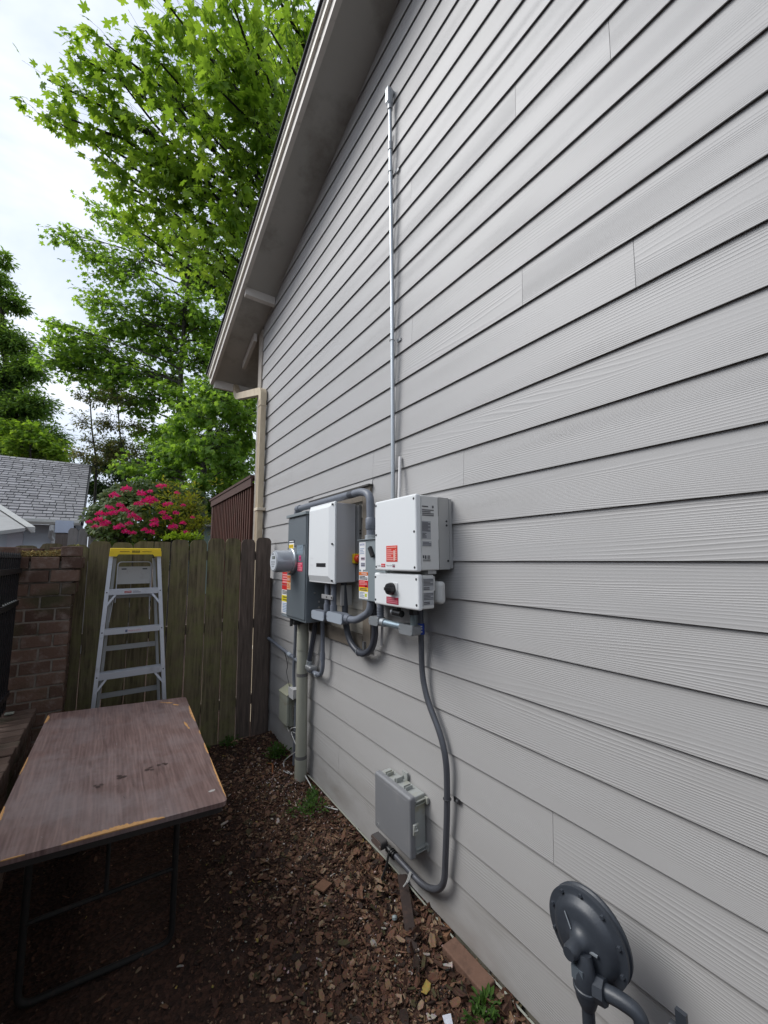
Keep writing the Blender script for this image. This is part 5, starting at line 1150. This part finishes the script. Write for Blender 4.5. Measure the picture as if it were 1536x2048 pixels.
# unseen house added left of the yard to cut light on wall and ground
nb_ = thing('added_shade_house', 'tan next door house beyond the iron fence left of the yard', 'house', (-5.5, -1, 0))
MB().box(-9.5, -3.9, -9, 3.2, 0, 2.6).build('wall', mat('tan_wall', (.42, .39, .35), .8), nb_)
b = MB(); b.prism([(-10, 2.6), (-3.4, 2.6), (-3.4, 2.7), (-6.7, 3.8), (-10, 2.7)], lambda a, c, t_: (a, t_, c), -9.3, 3.5); b.build('roof', mat('dark_roof', (.07, .07, .075), .9), nb_)
# green house
gh = thing('green_house', 'pale green house with white gable trim glimpsed beside the slat screen', 'house', (3, 22, 0))
M_GRN = mat('green_siding', (.20, .27, .235), .7, var=.05)
b = MB()
for k in range(26): b.add([(1.9, 22-.02, k*.16), (6, 22-.02, k*.16), (6, 22, k*.16+.16), (1.9, 22, k*.16+.16), (1.9, 22.02, k*.16), (6, 22.02, k*.16)], [(0, 1, 2, 3), (0, 4, 5, 1)])
b.box(1.9, 6, 22.03, 26, 0, 4.16); b.prism([(1.9, 4.17), (6.0, 4.17), (3.95, 5.4)], lambda a, c, t_: (a, t_, c), 21.99, 26); b.build('wall', M_GRN, gh)
b = MB(); b.prism([(1.4, 3.9), (1.4, 4.06), (3.95, 5.62), (6.4, 4.06), (6.4, 3.9), (3.95, 5.42)], lambda a, c, t_: (a, t_, c), 21.6, 21.8); b.build('gable_trim', MATS['white_board'], gh)
b = MB(); b.box(1.6, 3.4, 21.3, 21.98, 3.42, 3.5); b.build('lower_trim', MATS['white_board'], gh)

# =====================================================================  TREES
def maple(lobes=5, detail=1):
    pts = []
    if detail == 2:
        prof = [(-90, .12), (-62, .46), (-40, .46), (-28, .70), (-12, .74), (-2, .60), (12, .50), (22, .72), (34, .80), (42, 1.04), (52, .84), (62, .66), (68, .52), (76, .74), (84, .88), (90, 1.16)]
    else:
        prof = [(-90, .12), (-45, .52), (-15, .72), (12, .50), (42, 1.0), (66, .58), (90, 1.12)]
    rs = [(a, r_) for a, r_ in prof]
    full = rs+[(180-a, r_) for a, r_ in rs[::-1][1:-1]]
    return np.array([(r_*math.cos(R(a)), r_*math.sin(R(a))) for a, r_ in full])
L1 = maple(detail=1); L2 = maple(detail=2); LO = np.array([(0, -.5), (.20, -.25), (.26, .1), (.13, .5), (0, .8), (-.13, .5), (-.26, .1), (-.20, -.25)])
def leaf_mesh(name, C, T, NRM, S, shape, material, parent, cup=.18):
    "C centres, T tip directions, NRM normals, S sizes"
    n = len(C); k = len(shape); T = T/np.linalg.norm(T, axis=1, keepdims=True)
    B = np.cross(NRM, T); B /= (np.linalg.norm(B, axis=1, keepdims=True)+1e-9); NN = np.cross(T, B)
    pts = np.vstack([shape, [[0, .0]]]); rr = (pts**2).sum(1)
    V = C[:, None, :]+S[:, None, None]*(pts[None, :, 0, None]*B[:, None, :]+(pts[None, :, 1, None]+.3)*T[:, None, :]-cup*rr[None, :, None]*NN[:, None, :])
    V = V.reshape(-1, 3)-np.array(base(parent))
    tri = np.array([(i_, (i_+1) % k, k) for i_ in range(k)])
    F = (tri[None]+(np.arange(n)*(k+1))[:, None, None]).reshape(-1, 3)
    me = bpy.data.meshes.new(name); me.vertices.add(len(V)); me.vertices.foreach_set('co', V.ravel().astype(np.float32))
    me.loops.add(F.size); me.loops.foreach_set('vertex_index', F.ravel().astype(np.int32))
    me.polygons.add(len(F)); me.polygons.foreach_set('loop_start', np.arange(0, F.size, 3, dtype=np.int32)); me.polygons.foreach_set('loop_total', np.full(len(F), 3, dtype=np.int32))
    me.materials.append(material); me.update(calc_edges=True)
    o = bpy.data.objects.new(name, me); COL.objects.link(o); o.parent = parent; return o
M_BARK = mat('mossy_bark', (.045, .042, .034), .9, var=.35, scale=14, bump=.01, bscale=40, dirt=(.05, .06, .03), dscale=5, stretch=(1, 1, .4))
M_BARKD = mat('dark_bark', (.022, .021, .018), .9, var=.35, scale=14, bump=.01, bscale=40, stretch=(1, 1, .4))
def tree(name, lab, trunk, blobs, leafs, shape, lm, bark, seed, size, tr=.2, twigs=14, lpt=9, droop=.25, limb_r=.05, spread=1., group=None, flatn=.75, limb_from=None):
    """trunk polyline; blobs (centre, radius, density). limbs grow from the trunk to each blob, twigs to random points in it, leaves along the twigs"""
    rg = np.random.RandomState(seed); t = thing(name, lab, 'tree', tuple(trunk[0]), group)
    tk = smooth_path(trunk, 5); n_ = len(tk)
    b = MB(); b.tube(tk, [tr*(1-.75*i_/(n_-1)) for i_ in range(n_)], 12); 
    C = []; T = []; NR_ = []; S = []
    for c, rad, dens in blobs:
        c = Vector(c)
        # start on trunk: nearest point lower than c
        hd = min((((p-c).length+max(0, p.z-c.z+.25*(Vector((p.x, p.y, 0))-Vector((c.x, c.y, 0))).length)*2.5), i_) for i_, p in enumerate(tk))[1]
        p0 = tk[hd]; mid = p0.lerp(c, .5)+Vector((rg.normal()*.12, rg.normal()*.12, .10))*(c-p0).length
        path = [(1-s)**2*p0+2*s*(1-s)*mid+s*s*c for s in [k/8 for k in range(9)]]
        wig = [p+Vector(rg.normal(0, .03, 3))*rad for p in path]; wig[0] = p0
        r0 = min(tr*.5, limb_r*(.6+rad*.5)); b.tube(wig, [r0*(1-.8*k/8) for k in range(9)], 7)
        nt_ = int(twigs*dens)
        for _ in range(nt_):
            d = rg.normal(0, 1, 3); d /= np.linalg.norm(d); q = Vector(d*np.array([1, 1, flatn])*rad*rg.uniform(.35, 1)**.6*spread)+c
            s0 = wig[rg.randint(4, 9)]; m_ = s0.lerp(q, .5)+Vector((0, 0, .12*rad)); ln = (q-s0).length
            tp_ = [(1-s)**2*s0+2*s*(1-s)*m_+s*s*q for s in [k/5 for k in range(6)]]
            tp_ = [tp_[0]]+[v+Vector(rg.normal(0, .02, 3))*ln for v in tp_[1:]]
            b.tube(tp_, [max(.0025, .012*rad*(1-.8*k/5)) for k in range(6)], 4, caps=False)
            for j in range(lpt):
                s = .25+.75*(j+rg.uniform(0, 1))/lpt; f_ = s*5; i0 = min(4, int(f_)); pp = tp_[i0].lerp(tp_[i0+1], f_-i0)
                td = (tp_[i0+1]-tp_[i0]).normalized(); side = Vector(rg.normal(0, 1, 3)); side.z *= .5; out = (td*.6+side.normalized()*.9+Vector((0, 0, -droop))).normalized()
                sz = size*rg.uniform(.55, 1.15)
                C.append(pp+out*sz*.5); T.append(out+Vector((0, 0, -droop*.8))); NR_.append(Vector((rg.normal()*.45, rg.normal()*.45, 1))); S.append(sz*.5)
    b.build('trunk', bark, t)
    leaf_mesh('crown', np.array([tuple(v) for v in C]), np.array([tuple(v) for v in T]), np.array([tuple(v) for v in NR_]), np.array(S), shape, lm, t)
    return t
def B(u, v, rp, d, dens=1): return (at(u, v, d), rp*d/CF, dens)
LM_A = leaf_mat('bright_maple_leaf', (.08, .165, .025), (.17, .29, .045), (.30, .42, .09), .55)
LM_B = leaf_mat('maple_leaf', (.09, .18, .035), (.15, .27, .055), (.24, .37, .09), .6)
LM_C = leaf_mat('dark_leaf', (.07, .13, .035), (.12, .22, .055), (.20, .30, .09), .55)
LM_D = leaf_mat('bronze_leaf', (.08, .11, .05), (.13, .15, .06), (.20, .13, .08), .4)
LM_E = leaf_mat('yew_leaf', (.02, .045, .016), (.04, .085, .025), (.08, .14, .04), .35)

# A: big-leaf maple over the roof, trunk hidden behind the house
tA = [Vector((6.2, 11.0, 0)), Vector((6.0, 10.8, 3)), Vector((5.4, 10.2, 6)), Vector((4.4, 9.2, 8.2)), Vector((3.6, 8.6, 10.5))]
bl = []
for u, v, r_, d, de in [(95, 160, 50, 7.6, .8), (75, 225, 35, 7.8, .5), (150, 110, 48, 7.5, .8), (165, 190, 60, 7.6, 1), (120, 235, 45, 7.8, .6), (215, 90, 45, 7.2, .8), (240, 160, 60, 7.4, 1), (215, 230, 50, 7.8, .9), (190, 290, 45, 8, .6), (290, 60, 50, 7, .9), (320, 130, 65, 6.8, 1.2),
                        (350, 30, 60, 6.5, 1.2), (420, 80, 75, 6.2, 1.4), (470, 20, 65, 6.0, 1.3), (540, 60, 70, 6.6, 1.2), (600, 30, 60, 7.5, 1), (530, 150, 70, 6.4, 1.3), (440, 180, 75, 6.4, 1.4), (360, 220, 70, 7, 1.2), (290, 260, 65, 7.5, 1.1), (250, 330, 60, 8, .9),
                        (340, 320, 70, 7.6, 1.2), (430, 280, 75, 6.8, 1.4), (510, 240, 60, 6.6, 1.2), (560, 200, 50, 7.4, 1), (500, 320, 60, 7, 1.2), (420, 380, 75, 7.4, 1.3), (330, 400, 65, 8.2, 1), (270, 400, 50, 8.6, .8), (480, 400, 60, 7.2, 1.2), (390, 460, 65, 7.8, 1.2),
                        (460, 470, 55, 7.4, 1.2), (350, 500, 55, 8.4, .9), (430, 530, 50, 7.8, 1.1), (300, 170, 55, 8.2, 1), (480, 110, 70, 8.5, 1.2), (590, 110, 50, 8.5, 1), (235, 290, 50, 8.2, .9), (230, 370, 48, 8.6, .9), (250, 440, 45, 9, .8), (290, 470, 50, 8.8, .9), (300, 330, 55, 8, 1), (560, 40, 60, 9.5, 1.6), (610, 70, 45, 9.5, 1.4), (520, 100, 60, 9.8, 1.5), (470, 210, 60, 9.2, 1.3), (400, 140, 60, 9, 1.2), (580, 170, 45, 9.5, 1.3), (450, 60, 60, 9.5, 1.2), (370, 80, 50, 9, 1), (400, -60, 90, 6.5, 1.1), (520, -60, 90, 6.8, 1.1), (300, -30, 50, 7, .5)]:
    bl.append(B(u, v, r_, d, de))
tree('bigleaf_maple', 'bright green big leaf maple overhanging the house roof', tA, bl, None, L2, LM_A, M_BARKD, 1, .23, tr=.30, twigs=13, lpt=10, droop=.45, limb_r=.085)
# B: maple with visible trunk
g0 = at(357, 900, 15); tB = [Vector((g0.x+.2, g0.y, 0)), Vector((g0.x+.1, g0.y, 2.5)), at(356, 880, 15), at(362, 740, 15), at(372, 600, 15.2), at(380, 480, 15.5)]
bl = [B(*q) for q in [(120, 470, 42, 15, .6), (165, 500, 48, 15, .8), (215, 545, 55, 15, .9), (185, 600, 45, 15, .7), (130, 660, 45, 14.5, .8), (100, 690, 36, 14.5, .6), (180, 700, 58, 14.5, 1), (240, 640, 62, 15, 1.1), (300, 590, 66, 15, 1.2), (270, 520, 55, 15.5, .9), (240, 460, 50, 15.5, .8), (200, 420, 45, 15.5, .5),
                      (370, 610, 70, 14.6, 1.2), (430, 640, 60, 14.6, 1.2), (440, 560, 60, 15.5, 1), (250, 745, 62, 14.6, 1.1), (330, 700, 66, 15.4, 1.2), (400, 720, 62, 14.8, 1.2), (300, 790, 58, 14.6, 1), (370, 800, 60, 14.4, 1.2), (440, 720, 50, 15.6, 1), (340, 870, 50, 14.5, .9), (290, 855, 42, 15, .6), (150, 750, 40, 15, .6), (430, 500, 60, 16, 1), (340, 480, 60, 16, .9), (410, 570, 60, 16, 1.2), (470, 600, 50, 16, 1.2), (400, 660, 60, 16, 1.3), (450, 690, 50, 16.5, 1.2), (350, 640, 60, 16, 1.2), (120, 730, 42, 14.5, .9), (90, 720, 30, 14.5, .6), (200, 780, 40, 14.6, .8), (255, 800, 46, 14.8, .9), (310, 660, 50, 16, 1), (380, 540, 50, 16, 1.2), (340, 760, 56, 16, 1.1), (220, 660, 46, 15.6, 1), (290, 700, 50, 15.8, 1), (150, 700, 40, 14.2, .8), (220, 740, 42, 14.6, .9)]]
tree('maple_tree', 'tall mid green maple with its slim trunk showing behind the rhododendron', tB, bl, None, L1, LM_B, M_BARK, 2, .23, tr=.15, twigs=36, lpt=12, droop=.3, limb_r=.035)
# B2: maple nearer the house corner
g0 = at(403, 1000, 12.5); tC = [Vector((g0.x, g0.y, 0)), at(402, 1030, 12.5), at(406, 950, 12.5), at(420, 860, 12.6), at(440, 740, 12.8)]
bl = [B(*q) for q in [(390, 830, 62, 12, 1.3), (450, 810, 60, 12, 1.3), (500, 850, 50, 12.5, 1.2), (430, 890, 60, 11.6, 1.3), (370, 900, 50, 12.4, 1), (480, 930, 45, 12, 1.2), (340, 940, 45, 13, .9), (400, 960, 36, 11.8, .8), (450, 960, 40, 12.5, .9), (300, 950, 45, 13, .8), (460, 740, 55, 13, 1.2), (500, 780, 50, 13, 1.2), (250, 930, 34, 13.2, .6), (420, 780, 50, 12.6, 1.3), (480, 890, 45, 12.8, 1.3), (350, 860, 45, 12.8, 1), (410, 930, 42, 13.2, 1.2), (320, 905, 40, 13, .9)]]
tree('maple_tree', 'darker green maple whose trunk stands left of the slat screen', tC, bl, None, L1, LM_B, M_BARK, 3, .21, tr=.15, twigs=34, lpt=12, droop=.5, limb_r=.03)
# C: dark trees at the far left
g0 = at(20, 980, 17); tD = [Vector((g0.x, g0.y, 0)), at(20, 900, 17), at(10, 700, 17), at(-5, 540, 17)]
bl = [B(*q) for q in [(-10, 560, 40, 17, .5), (15, 600, 36, 17, .5), (40, 610, 26, 17, .3), (-20, 660, 60, 17, 1.2), (30, 690, 50, 17, 1.1), (60, 740, 42, 16.8, .9), (10, 760, 70, 17, 1.6), (70, 810, 48, 16.6, 1.1), (20, 840, 70, 16.6, 1.6), (90, 870, 50, 16.4, 1.2), (30, 900, 60, 16.6, 1.4), (110, 900, 40, 16.4, 1), (-30, 800, 70, 17, 1.4), (-30, 880, 60, 17, 1.4), (5, 520, 22, 17, .25)]]
tree('evergreen_tree', 'dark dense evergreen at the left edge above the shingled roof', tD, bl, None, LO, LM_C, M_BARK, 4, .27, tr=.2, twigs=150, lpt=16, droop=.2, limb_r=.04)
bl = [B(*q) for q in [(60, 860, 30, 15.4, .9), (30, 890, 36, 15.4, 1), (90, 880, 32, 15.4, .9), (120, 905, 26, 15.4, .8), (10, 850, 26, 15.4, .6)]]
g0 = at(60, 960, 15.6); tree('young_maple', 'yellow green young maple just above the neighbour shingle roof', [Vector((g0.x, g0.y, 0)), at(60, 960, 15.6), at(60, 880, 15.5)], bl, None, L1, LM_A, M_BARK, 5, .2, tr=.07, twigs=40, lpt=10, limb_r=.02)
# D: sparse bronze saplings
for k, (u0, seed) in enumerate(((190, 11), (245, 12))):
    g0 = at(u0, 960, 14); bl = [B(u0+du, v, r_, 14, de) for du, v, r_, de in [(-25, 790, 26, .55), (10, 800, 30, .6), (-30, 840, 30, .7), (20, 850, 32, .8), (-5, 885, 32, .9), (30, 900, 26, .8), (-30, 905, 30, .9), (0, 930, 30, 1)]]
    tree('thin_tree', ('thin open tree with small bronze leaves, the one nearer the shingled roof', 'thin open tree with small bronze leaves, the one nearer the rhododendron')[k], [Vector((g0.x, g0.y, 0)), at(u0+2, 960, 14), at(u0-6, 860, 14), at(u0-12, 770, 14)], bl, None, LO, LM_D, M_BARK, seed, .17, tr=.05, twigs=34, lpt=12, limb_r=.014, group='thin trees behind the fence')
# E: dark background trees
for k, (u0, lab, bs) in enumerate([(245, 'shadowy dark conifer behind the pink rhododendron', [(200, 930, 34), (235, 900, 34), (250, 950, 42), (215, 985, 40), (290, 930, 40), (300, 980, 44), (180, 975, 30)]),
                                   (390, 'dark background tree showing behind the two maple trunks', [(340, 960, 50), (400, 900, 56), (450, 860, 56), (380, 1000, 50), (440, 950, 56), (490, 900, 56), (500, 970, 50), (350, 880, 50), (510, 820, 50), (430, 1020, 46), (470, 780, 60), (400, 820, 56), (350, 920, 50), (450, 1000, 50), (310, 900, 44), (500, 740, 50)])]):
    g0 = at(u0, 1000, 20); tree('background_tree', lab, [Vector((g0.x, g0.y, 0)), at(u0, 980, 20), at(u0, 880, 20)], [B(u, v, r_, 20, 1) for u, v, r_ in bs], None, LO, LM_E if k == 0 else LM_C, M_BARKD, 20+k, .30, tr=.16, twigs=85, lpt=14, limb_r=.03, group='dark trees in the background')

# rhododendron
rh = thing('rhododendron', 'large rhododendron bush covered in pink blossom behind the wooden fence', 'bush', (-.8, 8.2, 0))
rg = np.random.RandomState(31); C = []; T = []; NR_ = []; S = []; b = MB()
c0 = Vector((-.85, 8.3, 0))
blobs = [(at(u, v, d), r_*d/CF) for u, v, r_, d in [(215, 1040, 42, 7.6), (255, 1030, 46, 7.4), (300, 1040, 46, 7.2), (345, 1045, 40, 7.4), (275, 1000, 36, 7.8), (320, 1005, 34, 7.8), (360, 1010, 30, 7.9), (235, 1005, 30, 7.9), (380, 1045, 24, 7.8), (300, 1080, 50, 7.2), (230, 1080, 45, 7.4), (360, 1085, 40, 7.4), (330, 985, 26, 7.8), (290, 990, 28, 7.8), (372, 1020, 34, 7.6), (250, 990, 26, 7.9), (385, 1000, 22, 8), (205, 1035, 26, 7.6)]]
for c, rad in blobs:
    st = Vector((c0.x, c0.y, .3)); b.tube(smooth_path([st, st.lerp(c, .5)+Vector(rg.normal(0, .1, 3)), c], 4), .018, 6)
    for _ in range(95):
        d = rg.normal(0, 1, 3); d /= np.linalg.norm(d); q = c+Vector(d)*rad*rg.uniform(.55, 1.05); dd = (Vector(d)+Vector((0, -.3, .3))).normalized()
        for j in range(7):
            a = j*.9+rg.uniform(0, 1); s1 = dd.cross(Vector((.3, .2, .9))).normalized(); s2 = dd.cross(s1); o_ = (s1*math.cos(a)+s2*math.sin(a)+dd*.25).normalized()
            C.append(q+o_*.055); T.append(o_); NR_.append(dd); S.append(.085*rg.uniform(.7, 1.15))
b.build('branches', M_BARKD, rh)
arr = lambda X: np.array([tuple(v) for v in X])
leaf_mesh('foliage', arr(C), arr(T), arr(NR_), np.array(S), LO, leaf_mat('rhody_leaf', (.022, .045, .008), (.05, .09, .014), (.16, .15, .03), .3), rh, cup=.3)
M_PK = leaf_mat('pink_petal', (.42, .006, .14), (.60, .012, .23), (.72, .06, .36), .3)
def bloom_mesh():
    rg = np.random.RandomState(5); C = []; T = []; NN_ = []; S = []
    for k in range(46):
        d = rg.normal(0, 1, 3); d[2] = abs(d[2])*.8+.05; d[1] -= .2; d /= np.linalg.norm(d)
        for j in range(2): C.append(d*.07+rg.normal(0, .012, 3)); T.append(d+rg.normal(0, .7, 3)); NN_.append(d+rg.normal(0, .5, 3)); S.append(.034)
    return np.array(C), np.array(T), np.array(NN_), np.array(S)
bC, bT, bN, bS = bloom_mesh()
fl = [(253, 981, 16), (228, 993, 15), (283, 990, 16), (300, 1000, 14), (320, 975, 13), (293, 1007, 20), (305, 1003, 16), (240, 1013, 13), (248, 1023, 15), (228, 1028, 14), (218, 1030, 12), (264, 1034, 16), (276, 1040, 12), (201, 1030, 14), (196, 1042, 15), (211, 1048, 14), (206, 1052, 12), (334, 1038, 14), (310, 1043, 12), (308, 1052, 15),
      (240, 1055, 14), (233, 1058, 12), (252, 1066, 13), (302, 1067, 13), (346, 1057, 16), (258, 1049, 11), (341, 1009, 9), (354, 987, 8), (332, 1010, 10), (178, 1046, 10), (222, 1018, 10), (215, 1015, 9), (275, 1010, 11), (329, 973, 8), (266, 1068, 10), (330, 1012, 8), (352, 1028, 11), (366, 1048, 10), (325, 1028, 12), (366, 1012, 8), (372, 1066, 9), (385, 1036, 7), (290, 1062, 11), (300, 985, 10), (190, 1055, 10)]
bm0 = None
for k, (u, v, r_) in enumerate(fl):
    d = 6.3+.25*((k*37) % 7)/7; sc_ = r_*d/CF/.155; p = at(u, v, d)
    if bm0 is None:
        rh_loc = rh.location.copy(); bm0 = leaf_mesh('bloom', bC, bT, bN, bS, LO, M_PK, rh, cup=.3)
        # mesh stored about the bloom centre
        co_ = np.zeros(len(bm0.data.vertices)*3, dtype=np.float32); bm0.data.vertices.foreach_get('co', co_); co_ = co_.reshape(-1, 3)+np.array(rh_loc); bm0.data.vertices.foreach_set('co', co_.ravel()); o = bm0
    else: o = bm0.copy(); COL.objects.link(o); o.parent = rh
    o.location = p-rh_loc; o.scale = (sc_,)*3; o.rotation_euler = (0, 0, k*1.3)
by = thing('bronze_shrub', 'yellow and bronze leaved shrub between the pink rhododendron and the slat screen', 'shrub', (.0, 8.6, 0))
b = MB(); rw = random.Random(44)
for u, v, r_ in [(350, 1000, 26), (375, 1015, 26), (392, 1040, 22), (360, 1045, 26), (385, 1062, 24), (340, 1065, 26), (372, 985, 18), (330, 1030, 20), (398, 1060, 16)]:
    c = at(u, v, 7.0)
    for k in range(7): q = c+Vector((rw.gauss(0, .1), rw.gauss(0, .1), rw.gauss(0, .1))); leaf_blob(b, q, 24, r_*7/CF*.8, .065, rw, .5)
b.build('leaves', leaf_mat('bronze_shrub_leaf', (.16, .07, .03), (.16, .20, .03), (.30, .33, .05), .4), by)
b = MB()
for u in (345, 370, 390): c = at(u, 1050, 7.0); b.tube([(c.x, c.y, 0), c], .012, 6)
b.build('stems', M_BARKD, by)
# pale fern-like shrub tips just over the fence
sg = thing('low_shrub', 'yellow green shrub tips peeping just over the wooden fence', 'shrub', (-.9, 4.5, 0))
b = MB(); rw = random.Random(12)
for k in range(13):
    p = at(335+k*5.2, 1072-rw.uniform(0, 6), 4.9); leaf_blob(b, p-Vector((0, 0, .07)), 26, .06, .05, rw, .7)
b.build('leaves', leaf_mat('shrub_tip', (.10, .18, .02), (.17, .27, .03), (.25, .36, .05), .4), sg)
b = MB()
for k in range(6): p = at(340+k*11, 1080, 4.9); b.tube([(p.x, p.y, 0), (p.x, p.y, p.z-.08)], .006, 6)
b.build('stems', MATS['stem_green'], sg)
for o in (rh, sg): pass
